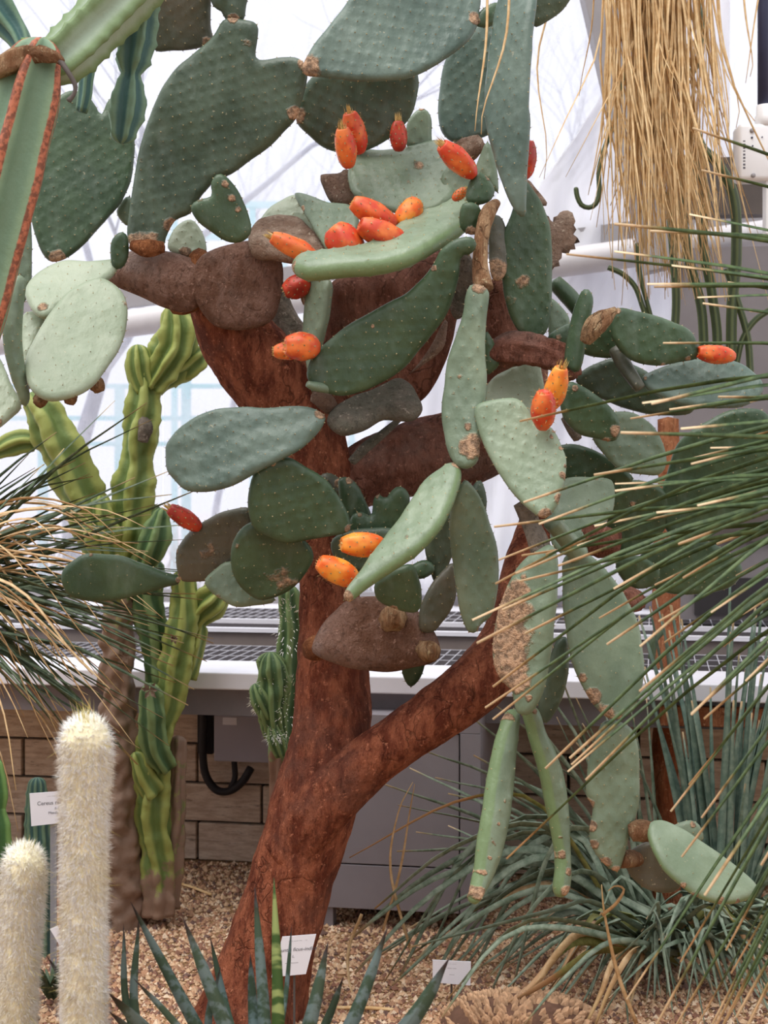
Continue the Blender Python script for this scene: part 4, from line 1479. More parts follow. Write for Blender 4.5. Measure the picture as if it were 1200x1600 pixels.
p43 = pad([(1003, 592), (1020, 580), (1060, 566), (1110, 557), (1150, 565), (1180, 585), (1193, 606), (1180, 626), (1150, 636), (1100, 637), (1050, 628), (1012, 610)], 3.62, 5, 26, 'pad_blue', T=.014, cork=[(1006, 595, 5)])
pad([(876, 622), (886, 598), (905, 600), (940, 624), (962, 646), (970, 666), (962, 689), (930, 686), (900, 676), (880, 652)], 3.5, 5, -12, 'pad_dark', T=.015, cork=[(960, 672, 14, .9), (946, 688, 10, .8), (898, 605, 8, .8)])
pad([(925, 680), (950, 648), (985, 644), (1015, 660), (1035, 690), (1042, 720), (1030, 741), (1000, 741), (970, 735), (945, 712)], 3.66, 0, 6, 'pad_grey', T=.014, wave=.003, are=.028)
pad([(868, 702), (890, 693), (920, 700), (950, 715), (990, 748), (960, 758), (900, 752), (870, 742)], 3.74, 0, -8, 'pad_dark', T=.014)
pad([(862, 850), (862, 800), (872, 760), (890, 746), (940, 748), (958, 756), (960, 790), (950, 812), (922, 842), (890, 868)], 3.62, 0, 22, 'pad_grey', T=.013, cork=[(930, 748, 10, .6)], are=.045)
pad([(757, 640), (765, 596), (800, 575), (838, 552), (846, 580), (852, 620), (846, 650), (815, 660)], 3.66, 0, 24, 'pad_toplit', T=.014, are=.045)
pad([(757, 520), (769, 530), (781, 565), (771, 580), (758, 582)], 3.6, 0, -5, 'pad_dark', T=.012, are=.03)
pad([(858, 470), (872, 475), (890, 500), (880, 530), (858, 530)], 3.8, 0, 0, 'pad_grey', T=.012)
p49 = pad([(836, 862), (860, 851), (871, 872), (872, 920), (866, 980), (858, 1040), (848, 1085), (828, 1115), (806, 1112), (800, 1080), (788, 1068), (772, 1040), (770, 990), (783, 940), (803, 895), (820, 874)],
          3.22, -14, 6, 'pad_grey', T=.018, are=.045, edge=.1, rough=.008, cork=[(800, 955, 40), (796, 1000, 48), (795, 1040, 42), (812, 925, 26), (812, 1065, 22), (828, 1090, 8), (820, 900, 8, .7)])
pad([(880, 872), (905, 860), (940, 884), (970, 920), (995, 965), (1005, 1020), (1003, 1070), (990, 1105), (966, 1124), (940, 1116), (912, 1078), (892, 1032), (882, 970), (878, 910)],
    3.38, 4, 12, 'pad_grey', T=.014, bend=(.2, 0), are=.04, bump=.001, cork=[(925, 1088, 18), (945, 1113, 16), (910, 1060, 10, .8), (965, 1122, 10, .9), (905, 1035, 7, .6)])
pad([(840, 1110), (850, 1060), (868, 1005), (888, 1000), (884, 1070), (864, 1118), (848, 1130)], 3.5, 10, -8, 'pad_deep', T=.013)
pad([(796, 1108), (806, 1115), (806, 1150), (801, 1220), (789, 1300), (770, 1362), (752, 1398), (741, 1413), (735, 1402), (744, 1360), (752, 1300), (762, 1240), (774, 1170), (785, 1128)],
    3.22, 42, 6, 'pad_grey', T=.028, rim=1.0, are=.05, cork=[(741, 1395, 14), (748, 1362, 7), (755, 1340, 6), (760, 1316, 6), (766, 1286, 5), (776, 1250, 7, .6), (790, 1120, 8)])
pad([(818, 1108), (836, 1106), (852, 1150), (874, 1200), (884, 1260), (886, 1330), (886, 1388), (876, 1403), (868, 1392), (870, 1340), (862, 1290), (850, 1230), (834, 1170)],
    3.26, 42, 6, 'pad_grey', T=.026, rim=1.0, are=.05, cork=[(876, 1390, 12), (878, 1360, 9), (872, 1335, 7), (868, 1305, 5, .8), (826, 1110, 8)])
pad([(945, 1126), (975, 1130), (994, 1150), (1000, 1200), (998, 1260), (986, 1300), (975, 1340), (965, 1362), (945, 1351), (926, 1326), (920, 1300), (926, 1262), (916, 1240), (920, 1190), (932, 1150)],
    3.36, 6, 4, 'pad_grey', T=.015, are=.03, edge=.15, rough=.007, cork=[(920, 1255, 12), (924, 1290, 11), (926, 1318, 11), (945, 1346, 13), (962, 1358, 9), (988, 1300, 9)])
pad([(1011, 1292), (1030, 1282), (1060, 1294), (1100, 1320), (1150, 1355), (1184, 1386), (1170, 1405), (1130, 1412), (1090, 1400), (1060, 1381), (1035, 1356), (1018, 1326)],
    3.3, 15, 42, 'pad_mid', T=.016, rim=.5, are=.05, bump=.0008, cork=[(1085, 1397, 7), (1125, 1408, 8), (1152, 1410, 6), (1066, 1384, 6)])
pad([(975, 1342), (1000, 1319), (1028, 1314), (1052, 1340), (1066, 1376), (1050, 1394), (1015, 1391), (988, 1372)], 3.42, 0, 4, 'pad_olive', T=.013, bump=.001)
pad([(1042, 1298), (1074, 1282), (1093, 1290), (1098, 1312), (1078, 1316)], 3.5, 10, 10, 'pad_grey', T=.012, are=.03, cork=[(1080, 1288, 7, .8)])
# darker pads behind the blades
pad([(1032, 800), (1042, 740), (1060, 692), (1100, 660), (1150, 640), (1200, 648), (1218, 720), (1190, 780), (1120, 822), (1062, 850)], 3.85, 0, -4, 'pad_dark', T=.015, are=.036)
pad([(955, 760), (1000, 750), (1042, 772), (1042, 822), (1000, 862), (960, 872), (948, 820)], 3.86, 0, -8, 'pad_dark', T=.014, cork=[(988, 786, 6)])
pad([(990, 882), (1030, 850), (1090, 842), (1130, 858), (1160, 888), (1140, 918), (1080, 930), (1020, 918)], 3.88, 0, -2, 'pad_dark', T=.014)
pad([(962, 880), (1000, 868), (1030, 890), (1020, 915), (985, 918)], 3.8, 0, -8, 'pad_dark', T=.012, are=.03)

# ---- fruits
fruit(p11, (562, 240), (546, 176), 3.62, 3.58, 18, tuft=2)
fruit(p11, (545, 262), (535, 200), 3.57, 3.53, 16.5, tuft=2)
fruit(p12, (623, 236), (622, 190), 3.64, 3.64, 13.5, 'fruit_red', tuft=2)
fruit(p72, (741, 275), (690, 226), 3.46, 3.42, 18, tuft=2)
fruit(p72, (816, 280), (824, 219), 3.62, 3.6, 18, 'fruit_red', tuft=0)
fruit(p16, (618, 352), (550, 316), 3.52, 3.5, 19, tuft=1)
fruit(p16, (638, 384), (562, 350), 3.46, 3.43, 21, tuft=1)
fruit(p16, (558, 404), (520, 356), 3.46, 3.46, 28, tuft=1)
fruit(p16, (624, 354), (652, 314), 3.54, 3.56, 19, 'fruit_orange', tuft=1)
fruit(p16, (496, 405), (424, 370), 3.46, 3.44, 16, tuft=2)
fruit(p15, (484, 440), (444, 456), 3.58, 3.58, 18, 'fruit_red', tuft=0)
fruit(p17, (499, 543), (445, 540), 3.42, 3.4, 22, tuft=1)
fruit(p17, (478, 545), (428, 550), 3.47, 3.47, 14, tuft=1)
fruit(p21, (858, 640), (877, 574), 3.28, 3.24, 17.5, 'fruit_orange', tuft=2)
fruit(p21, (848, 670), (850, 612), 3.24, 3.2, 19, tuft=1)
fruit(p43, (1148, 557), (1090, 550), 3.58, 3.56, 14.5, 'fruit', tuft=0)
fruit(p27, (313, 826), (264, 794), 3.64, 3.62, 14, 'fruit_red', tuft=2)
fruit(p22, (600, 850), (533, 851), 3.3, 3.28, 19, 'fruit_orange', tuft=1)
fruit(p22, (558, 908), (498, 878), 3.26, 3.24, 20, 'fruit_orange', tuft=1)
fruit(p72, (708, 312), (728, 296), 3.5, 3.5, 8, tuft=1)


# ------------------------------------------------------------------ ribbed and knobbly column cacti
def ribbed(name, pts, ribs, depth, mat, parent, seg_per=10, step=0.01, lump=0.0, lfreq=13.0, twist=0.0, phase=0.0, sharp=1.0, dome=True, cork=None, kn=0.0, seed=0.0, areole=0.0):
    W = []
    for (x, y, Y, r) in pts:
        p = P(x, y, Y)
        W.append([p.x, p.y, p.z, r * Y / F])
    C = resample(crom(W, 60), step, closed=False)
    if dome:   # rounded growing end (last point) : sample a hemisphere
        end, prev = C[-1], C[-3]
        d = (end[:3] - prev[:3]) / (np.linalg.norm(end[:3] - prev[:3]) + 1e-9)
        r = end[3]
        ex = []
        for a in (20, 40, 58, 74, 86):
            an = math.radians(a)
            ex.append(np.r_[end[:3] + d * r * math.sin(an) * 0.9, r * math.cos(an)])
        C = np.vstack([C, ex])
    X, R = C[:, :3], C[:, 3]
    seg = ribs * seg_per
    T, A, B = frames(X)
    vs, rb, ck = [], [], []
    n = len(X)
    arc = np.r_[0, np.cumsum(np.linalg.norm(np.diff(X, axis=0), axis=1))]
    for i in range(n):
        for j in range(seg):
            th = 2 * math.pi * j / seg
            q = Vector((X[i][0] * lfreq + seed, X[i][1] * lfreq, X[i][2] * lfreq))
            w = ribs * th + phase + twist * arc[i] + kn * 4.0 * mn.noise(q * 0.6)
            cr = (0.5 + 0.5 * math.cos(w)) ** sharp
            k = 1 - depth * (1 - cr)
            if areole:
                k *= 1 + areole * cr * max(0, math.sin(arc[i] / 0.02 * math.pi)) ** 2
            if lump:
                dq = Vector((math.cos(th), math.sin(th), 0)) * 0.8
                k *= 1 + lump * mn.noise(q + dq) + kn * 0.35 * mn.noise(q * 2.3 + dq * 2) + kn * 0.12 * mn.noise(q * 6 + dq * 5)
            vs.append(X[i] + (A[i] * math.cos(th) + B[i] * math.sin(th)) * (R[i] * k))
            rb.append(cr)
            ck.append(cork(X[i]) if cork else 0.0)
    fs = []
    for i in range(n - 1):
        for j in range(seg):
            a, b = i * seg + j, i * seg + (j + 1) % seg
            fs.append((a, b, b + seg, a + seg))
    vs.append(X[0] - T[0] * R[0] * .1)
    vs.append(X[-1] + T[-1] * R[-1] * .3)
    rb += [0, 0]
    ck += [ck[0], ck[-1]]
    s, e = len(vs) - 2, len(vs) - 1
    for j in range(seg):
        fs.append((s, (j + 1) % seg, j))
        fs.append((e, (n - 1) * seg + j, (n - 1) * seg + (j + 1) % seg))
    return mesh(name, vs, fs, M[mat], parent, attrs={'rib': rb, 'cork': ck})


# grey green ribbed column at the top left (rooted off to the left of the picture)
rc_base = P(-420, 1000, 3.0)
rc = thing('column_cactus', (rc_base.x, rc_base.y, 0), 'grey green ribbed column cactus with brown corky rib edges, top left of the tree', 'cactus')
ribbed('stem', [(-330, 1900, 3.0, 60), (-250, 1300, 3.0, 62), (-110, 760, 3.0, 62), (-40, 480, 3.0, 60), (5, 310, 3.0, 60), (45, 150, 3.0, 56), (58, 100, 3.0, 46)], 5, .42, 'rib_grey', rc, sharp=1.6, phase=0.5, lump=.05, dome=True)
ribbed('stem', [(60, 112, 3.05, 30), (100, 88, 3.05, 44), (150, 40, 3.08, 47), (210, -20, 3.1, 46), (290, -90, 3.12, 40)], 5, .45, 'rib_pale', rc, sharp=1.5, phase=2.2, lump=.05, areole=.10)
ribbed('stem', [(228, -60, 3.2, 26), (218, 0, 3.2, 30), (212, 60, 3.2, 32), (205, 100, 3.2, 26), (203, 118, 3.2, 16), (201, 135, 3.2, 24), (197, 170, 3.2, 30), (192, 205, 3.2, 22)], 5, .42, 'rib_blue', rc, sharp=1.4, phase=2.6, lump=.03, areole=.16)
ribbed('stem', [(40, 90, 3.12, 12), (30, 60, 3.14, 20), (15, 38, 3.15, 26), (-10, 5, 3.15, 34), (-40, -50, 3.15, 34)], 5, .4, 'rib_blue', rc, sharp=1.4, phase=1.6)
ribbed('stem', [(128, 175, 3.35, 10), (133, 150, 3.35, 12), (135, 128, 3.35, 12), (140, 90, 3.35, 14)], 5, .3, 'rib_blue', rc, sharp=1.4)
ribbed('stem', [(30, 70, 3.1, 12), (42, 76, 3.1, 16), (50, 88, 3.08, 12)], 5, .3, 'rib_green', rc)
woody('corky_scar', [(-10, 110, 2.97, 16), (20, 95, 2.96, 18), (50, 84, 2.96, 15), (85, 88, 2.95, 10), (98, 98, 2.95, 5)], M['fibre'], seg=18, step=.006, amp=.25, lump=.3, parent=rc, seed=31)
woody('dry_tendril', [(92, 92, 2.95, 5), (106, 112, 2.94, 4), (117, 132, 2.94, 4), (116, 146, 2.94, 3.5), (107, 158, 2.94, 5)], M['panel_brown'], seg=8, step=.004, parent=rc, seed=32)

# yellow green monstrose column cactus at the left
mb = P(205, 1420, 4.45)
mo = thing('monstrose_cactus', (mb.x, mb.y, 0), 'yellow green knobbly branching cactus with a brown corky foot, left of the red trunk', 'cactus')
Ym = 4.42


def ckz(z0, z1):
    return lambda p: float(np.clip((z0 - p[2]) / (z0 - z1), 0, 1))


zc = lambda y: P(0, y, Ym).z
cA = ckz(zc(890), zc(1120))
ribbed('stem', [(196, 1450, Ym, 36), (193, 1350, Ym, 34), (190, 1260, Ym, 32), (190, 1170, Ym, 30), (185, 1100, Ym, 27), (183, 1030, Ym, 26), (184, 960, Ym, 27), (190, 890, Ym, 30), (196, 850, Ym, 26)], 5, .16, 'monstrose', mo, lump=.3, kn=.9, cork=lambda p: 0.42 + 0.58 * cA(p), seed=1)
ribbed('stem', [(175, 895, Ym - .03, 26), (158, 850, Ym - .05, 34), (138, 800, Ym - .06, 36), (118, 750, Ym - .07, 38), (95, 700, Ym - .08, 36), (72, 655, Ym - .08, 34), (58, 632, Ym - .08, 24)], 4, .42, 'monstrose', mo, lump=.2, kn=.5, seed=2, phase=.6)
ribbed('stem', [(196, 900, Ym, 28), (205, 850, Ym, 34), (207, 800, Ym, 36), (212, 750, Ym, 33), (216, 715, Ym, 28), (220, 680, Ym, 32), (226, 630, Ym, 30), (228, 605, Ym, 24)], 5, .38, 'monstrose', mo, lump=.22, kn=.55, seed=5, phase=.2)
ribbed('stem', [(228, 612, Ym - .01, 18), (220, 590, Ym - .01, 22), (217, 568, Ym - .01, 24), (216, 556, Ym - .01, 20)], 7, .35, 'monstrose', mo, lump=.1, kn=.2, seed=6)
ribbed('stem', [(236, 606, Ym, 22), (258, 575, Ym, 34), (274, 545, Ym, 36), (278, 515, Ym, 32), (276, 494, Ym, 24)], 7, .4, 'monstrose', mo, lump=.22, kn=.5, seed=7)
ribbed('stem', [(262, 590, Ym + .03, 20), (285, 575, Ym + .03, 26), (305, 560, Ym + .03, 22)], 6, .4, 'monstrose', mo, lump=.2, kn=.5, seed=8)
ribbed('stem', [(172, 880, Ym - .06, 16), (164, 840, Ym - .08, 20), (158, 805, Ym - .08, 22), (157, 790, Ym - .08, 18)], 5, .35, 'monstrose', mo, lump=.1, kn=.2, seed=9)
ribbed('stem', [(225, 892, Ym - .04, 18), (238, 860, Ym - .06, 24), (246, 830, Ym - .06, 24), (252, 808, Ym - .06, 16)], 5, .35, 'monstrose_dark', mo, lump=.22, kn=.5, seed=10)
ribbed('stem', [(215, 840, Ym, 14), (232, 815, Ym, 18), (240, 800, Ym, 14)], 5, .3, 'monstrose_dark', mo, lump=.1, seed=11)
ribbed('stem', [(55, 690, Ym - .02, 16), (35, 690, Ym - .02, 20), (15, 696, Ym - .02, 20), (0, 704, Ym - .02, 14)], 5, .35, 'monstrose', mo, lump=.1, kn=.2, seed=12)
cB = ckz(zc(1250), zc(1480))
ribbed('stem', [(250, 1430, Ym - .02, 26), (247, 1340, Ym - .02, 28), (240, 1260, Ym - .02, 30), (238, 1180, Ym - .02, 30), (252, 1130, Ym - .02, 26), (268, 1080, Ym - .02, 26), (276, 1030, Ym - .02, 28), (285, 980, Ym - .02, 26), (290, 935, Ym - .02, 22), (288, 905, Ym - .02, 18)], 5, .36, 'monstrose', mo, lump=.24, kn=.55, cork=cB, seed=14, phase=.7)
ribbed('stem', [(262, 1130, Ym, 16), (252, 1070, Ym, 22), (245, 1020, Ym, 24), (236, 970, Ym, 24), (232, 930, Ym, 22), (240, 890, Ym, 18)], 4, .36, 'monstrose_dark', mo, lump=.24, kn=.5, seed=15)
ribbed('stem', [(262, 1200, Ym - .06, 18), (242, 1170, Ym - .08, 22), (238, 1120, Ym - .08, 24), (236, 1085, Ym - .08, 20)], 5, .36, 'monstrose_dark', mo, lump=.2, kn=.5, seed=16)
ribbed('stem', [(240, 1240, Ym - .05, 22), (225, 1210, Ym - .06, 18), (214, 1185, Ym - .06, 12)], 4, .36, 'monstrose', mo, lump=.2, kn=.5, seed=17)
ribbed('stem', [(292, 985, Ym, 16), (312, 955, Ym, 26), (332, 935, Ym, 28), (345, 922, Ym, 20)], 7, .4, 'monstrose', mo, lump=.22, kn=.5, seed=18)
ribbed('stem', [(292, 1060, Ym, 14), (305, 1010, Ym, 16), (312, 985, Ym, 12)], 4, .34, 'monstrose', mo, lump=.2, kn=.5, seed=19)
ribbed('stem', [(270, 1420, Ym + .01, 12), (272, 1330, Ym + .01, 15), (276, 1240, Ym + .01, 14), (278, 1160, Ym + .01, 12)], 4, .3, 'monstrose', mo, lump=.24, kn=.5, cork=lambda p: .62, seed=20)


def dry_flower(cx, cy, Y, r, parent, n=6):
    c = P(cx, cy, Y)
    vs, fs = [], []
    R = r * Y / F
    for k in range(n):
        a = 2 * math.pi * k / n + random.uniform(-.2, .2)
        d = Vector((math.cos(a), -0.25, math.sin(a)))
        s = Vector((-math.sin(a), 0, math.cos(a)))
        L = R * random.uniform(.75, 1.1)
        o = len(vs)
        vs += [c, c + d * L * .5 + s * R * .24 + Vector((0, -.004, 0)), c + d * L, c + d * L * .5 - s * R * .24 + Vector((0, -.004, 0)), c + d * L * .5 + Vector((0, .006, 0))]
        fs += [(o, o + 1, o + 2, o + 3), (o, o + 4, o + 1), (o + 1, o + 4, o + 2), (o + 2, o + 4, o + 3), (o + 3, o + 4, o)]
    mesh('dry_flower', [list(v) for v in vs], fs, M['wood_tan'], parent, smooth=False)


dry_flower(194, 1025, Ym - .16, 17, mo)
dry_flower(234, 1078, Ym - .18, 16, mo)
dry_flower(272, 998, Ym - .15, 9, mo)
woody('corky_scar', [(222, 655, Ym - .06, 7), (226, 668, Ym - .07, 11), (222, 690, Ym - .07, 8)], M['wood_grey'], seg=12, step=.006, amp=.3, lump=.3, parent=mo, seed=41)

# dark green spiny monstrose cactus just behind the trunk
Yd = 4.1
db = P(450, 1440, Yd)
dm = thing('spiny_cactus', (db.x, db.y, 0), 'dark green crested spiny cactus with a corky brown stem right behind the red trunk', 'cactus')
cC = ckz(P(0, 1120, Yd).z, P(0, 1230, Yd).z)
ribbed('stem', [(445, 1480, Yd, 22), (448, 1380, Yd, 22), (445, 1290, Yd, 22), (440, 1210, Yd, 24), (445, 1130, Yd, 26), (452, 1050, Yd, 26), (455, 980, Yd, 22), (452, 930, Yd, 18)], 6, .28, 'monstrose_dark', dm, lump=.2, kn=.4, cork=lambda p: .1 + .8 * cC(p), seed=50)
ribbed('stem', [(432, 1150, Yd - .04, 16), (425, 1110, Yd - .06, 24), (424, 1065, Yd - .06, 28), (423, 1040, Yd - .06, 24)], 9, .25, 'monstrose_dark', dm, lump=.3, kn=.9, seed=51)
ribbed('stem', [(420, 1120, Yd - .07, 14), (408, 1095, Yd - .08, 18), (402, 1080, Yd - .08, 14)], 7, .25, 'monstrose_dark', dm, lump=.12, kn=.2, seed=52)
ribbed('stem', [(440, 1180, Yd - .06, 12), (432, 1155, Yd - .07, 16), (428, 1140, Yd - .07, 12)], 7, .25, 'monstrose_dark', dm, lump=.12, seed=53)
sv, sf = [], []
for k in range(420):
    cx, cy, rx, ry = random.choice([(424, 1070, 27, 45), (405, 1095, 16, 20), (430, 1150, 14, 16), (450, 980, 22, 50), (445, 1110, 24, 60)])
    a = random.uniform(0, 6.28)
    q = math.sqrt(random.random())
    depth = math.sqrt(max(0, 1 - q * q))
    p0 = P(cx + rx * q * math.cos(a), cy + ry * q * math.sin(a), Yd - .05 - 0.045 * depth)
    d = Vector((math.cos(a) * q, -depth - .1, -math.sin(a) * q)) + Vector((random.uniform(-.4, .4), 0, random.uniform(-.4, .4)))
    o = len(sv)
    sv += [p0 + Vector((.0011, 0, 0)), p0 - Vector((.0011, 0, 0)), p0 + Vector((0, 0, .0011)), p0 + d * random.uniform(.008, .015)]
    sf += [(o, o + 1, o + 3), (o + 1, o + 2, o + 3), (o + 2, o, o + 3)]
so = mesh('spines', [list(v) for v in sv], sf, M['wool'], dm, smooth=False)
so['kind'] = 'stuff'


# ------------------------------------------------------------------ white woolly columns
def woolly(pts, label, seed, tuft=True):
    r2 = np.random.default_rng(seed)
    W = []
    for (x, y, Y, r) in pts:
        p = P(x, y, Y)
        W.append([p.x, p.y, p.z, r * Y / F])
    root = thing('woolly_column_cactus', (W[0][0], W[0][1], 0), label, 'cactus', 'white woolly column cacti')
    C = resample(crom(W, 60), 0.006, closed=False)
    end = C[-1]
    ex = []
    for a in (12, 25, 38, 50, 62, 74, 85):
        an = math.radians(a)
        ex.append(np.r_[end[:3] + np.array([0, 0, end[3] * 1.05 * math.sin(an)]), end[3] * math.cos(an)])
    C = np.vstack([C, ex])
    X, R = C[:, :3], C[:, 3]
    vs, fs = sweep(X, R, 40, lambda i, th, c: 1 + 0.03 * math.cos(20 * th))
    mesh('stem', vs, fs, M['torch_body'], root)
    T, A, B = frames(X)
    # dense spines along the visible length
    zmin = P(0, 1640, pts[0][2]).z
    idx = np.where(X[:, 2] > zmin - .03)[0]
    nh = 22000 if len(idx) > 80 else 14000
    w = R[idx] + 0.004
    ii = r2.choice(idx, nh, p=w / w.sum())
    th = np.round(r2.uniform(0, 24, nh)) / 24 * 2 * np.pi + r2.normal(0, .05, nh)
    out = A[ii] * np.cos(th)[:, None] + B[ii] * np.sin(th)[:, None]
    tn = T[ii]
    # near the top the surface normal leans upwards
    slope = np.gradient(R, np.linalg.norm(np.gradient(X, axis=0), axis=1).cumsum())[ii]
    nrm = out - tn * slope[:, None].clip(-4, 4)
    nrm /= np.linalg.norm(nrm, axis=1)[:, None]
    p0 = X[ii] + out * (R[ii] * .97)[:, None] + r2.normal(0, .0015, (nh, 3))
    dirn = nrm * .55 + r2.normal(0, .30, (nh, 3)) + np.array([0, 0, -.45])
    topz = X[-1, 2]
    up = np.clip((X[ii, 2] - (topz - .03)) / .03, 0, 1)
    dirn[:, 2] += up * .7
    dirn /= np.linalg.norm(dirn, axis=1)[:, None]
    Ln = r2.uniform(.010, .019, nh)
    sidev = np.cross(dirn, r2.normal(0, 1, (nh, 3)))
    sidev /= np.linalg.norm(sidev, axis=1)[:, None] + 1e-9
    side2 = np.cross(dirn, sidev)
    wv = .00055
    q = np.stack([p0 + sidev * wv, p0 - sidev * wv * .5 + side2 * wv, p0 - sidev * wv * .5 - side2 * wv, p0 + dirn * Ln[:, None]], axis=1).reshape(-1, 3)
    tf = np.array([[0, 1, 3], [1, 2, 3], [2, 0, 3]])
    f = (tf[None] + (np.arange(nh) * 4)[:, None, None]).reshape(-1, 3)
    o = mesh('wool', q, f, M['wool'], root, attrs={'along': np.tile([0, 0, 0, 1], nh)})
    o['kind'] = 'stuff'
    # longer yellowish spines
    sv, sf = [], []
    top = Vector(X[-1])
    for k in range(34 if tuft else 22):
        a = random.uniform(0, 6.28)
        d = Vector((math.cos(a) * .45 * random.random(), math.sin(a) * .45 * random.random(), 1)).normalized()
        b = top + Vector((math.cos(a), math.sin(a), 0)) * R[-8] * random.uniform(0, .5) - Vector((0, 0, .004))
        L = random.uniform(.018, .044) * (1 if tuft else .7)
        o_ = len(sv)
        sv += [b + Vector((.0006, 0, 0)), b - Vector((.0006, 0, 0)), b + Vector((0, -.0008, 0)), b + d * L]
        sf += [(o_, o_ + 1, o_ + 3), (o_ + 1, o_ + 2, o_ + 3), (o_ + 2, o_, o_ + 3)]
    for k in range(70):
        i = random.choice(list(idx))
        a = random.uniform(0, 6.28)
        ov = Vector(A[i] * math.cos(a) + B[i] * math.sin(a))
        b = Vector(X[i]) + ov * R[i] * .97
        d = ov + Vector((0, 0, random.uniform(-.6, .3)))
        L = random.uniform(.022, .034)
        o_ = len(sv)
        sv += [b + Vector((.0005, 0, 0)), b - Vector((.0005, 0, 0)), b + Vector((0, 0, .0007)), b + d * L]
        sf += [(o_, o_ + 1, o_ + 3), (o_ + 1, o_ + 2, o_ + 3), (o_ + 2, o_, o_ + 3)]
    o = mesh('long_spines', [list(v) for v in sv], sf, M['spine_yellow'], root, smooth=False)
    o['kind'] = 'stuff'


woolly([(131, y, 2.6, r) for y, r in ((1950, 32), (1700, 32), (1600, 32), (1450, 32), (1300, 33))] + [(133, 1220, 2.6, 36), (134, 1162, 2.6, 38)], 'white woolly column cactus, the taller one with a yellow spine tuft', 3)
woolly([(20, 1920, 2.68, 29), (22, 1700, 2.68, 29), (24, 1600, 2.68, 29), (29, 1500, 2.68, 29), (34, 1410, 2.68, 31), (38, 1355, 2.68, 31)], 'white woolly column cactus, the shorter one in front of a ribbed green column', 4, tuft=False)

# green columns behind the short woolly one
gb = P(-12, 1600, 3.6)
gc = thing('green_column_cactus', (gb.x, gb.y, 0), 'bright green jointed cactus behind the shorter woolly column', 'cactus')
ribbed('stem', [(-10, 1640, 3.6, 26), (-8, 1500, 3.6, 28), (-6, 1400, 3.6, 28), (-6, 1300, 3.6, 26), (-8, 1268, 3.6, 20)], 5, .35, 'rib_green', gc, sharp=1.3, areole=.06)
ribbed('stem', [(-8, 1275, 3.6, 16), (-8, 1240, 3.6, 23), (-10, 1200, 3.6, 18)], 5, .35, 'rib_green', gc, sharp=1.3, areole=.06)
gb = P(58, 1420, 4.15)
g2 = thing('blue_column_cactus', (gb.x, gb.y, 0), 'small blue grey ribbed column cactus behind the plant label', 'cactus')
ribbed('stem', [(60, 1500, 4.15, 24), (60, 1400, 4.15, 24), (60, 1320, 4.15, 22), (58, 1260, 4.15, 18), (58, 1228, 4.15, 15)], 9, .22, 'rib_blue', g2, areole=.1)


# ------------------------------------------------------------------ blades and leaves
def blade(name, pts, w, mat, parent, roll=0.0, n=11, fold=0.35, base_w=1.0, tipw=0.12, prof=None, kind=None):
    """thin V shaped leaf through world points (base -> tip)"""
    C = resample(crom([list(p) for p in pts], 40), 1e9 if False else 0.001 + float(np.linalg.norm(np.diff(np.array([list(p) for p in pts]), axis=0), axis=1).sum()) / n, closed=False)
    m = len(C)
    T = np.gradient(C, axis=0)
    T /= np.linalg.norm(T, axis=1)[:, None] + 1e-12
    view = np.array([0, 1.0, 0])
    vs, al = [], []
    for i in range(m):
        t = i / (m - 1)
        s = np.cross(T[i], view)
        s /= np.linalg.norm(s) + 1e-9
        u = np.cross(s, T[i])
        cr, sr = math.cos(roll), math.sin(roll)
        s2 = s * cr + u * sr
        u2 = u * cr - s * sr
        if prof:
            ww = w * float(np.interp(t, prof[0], prof[1]))
        else:
            ww = w * (base_w + (1 - base_w) * min(1, t * 4)) * (1 - (1 - tipw) * max(0, (t - .35) / .65) ** 1.3)
        c = C[i]
        vs += [c - s2 * ww / 2 - u2 * ww * fold * .25, c + u2 * ww * fold * .5, c + s2 * ww / 2 - u2 * ww * fold * .25, c + u2 * ww * (fold * .5 + .16)]
        al += [t] * 4
    fs = []
    for i in range(m - 1):
        for j in range(4):
            a, b = i * 4 + j, i * 4 + (j + 1) % 4
            fs.append((a, a + 4, b + 4, b))
    fs.append((0, 1, 2, 3))
    k = (m - 1) * 4
    fs.append((k + 3, k + 2, k + 1, k))
    return mesh(name, vs, fs, M[mat], parent, attrs={'along': al})


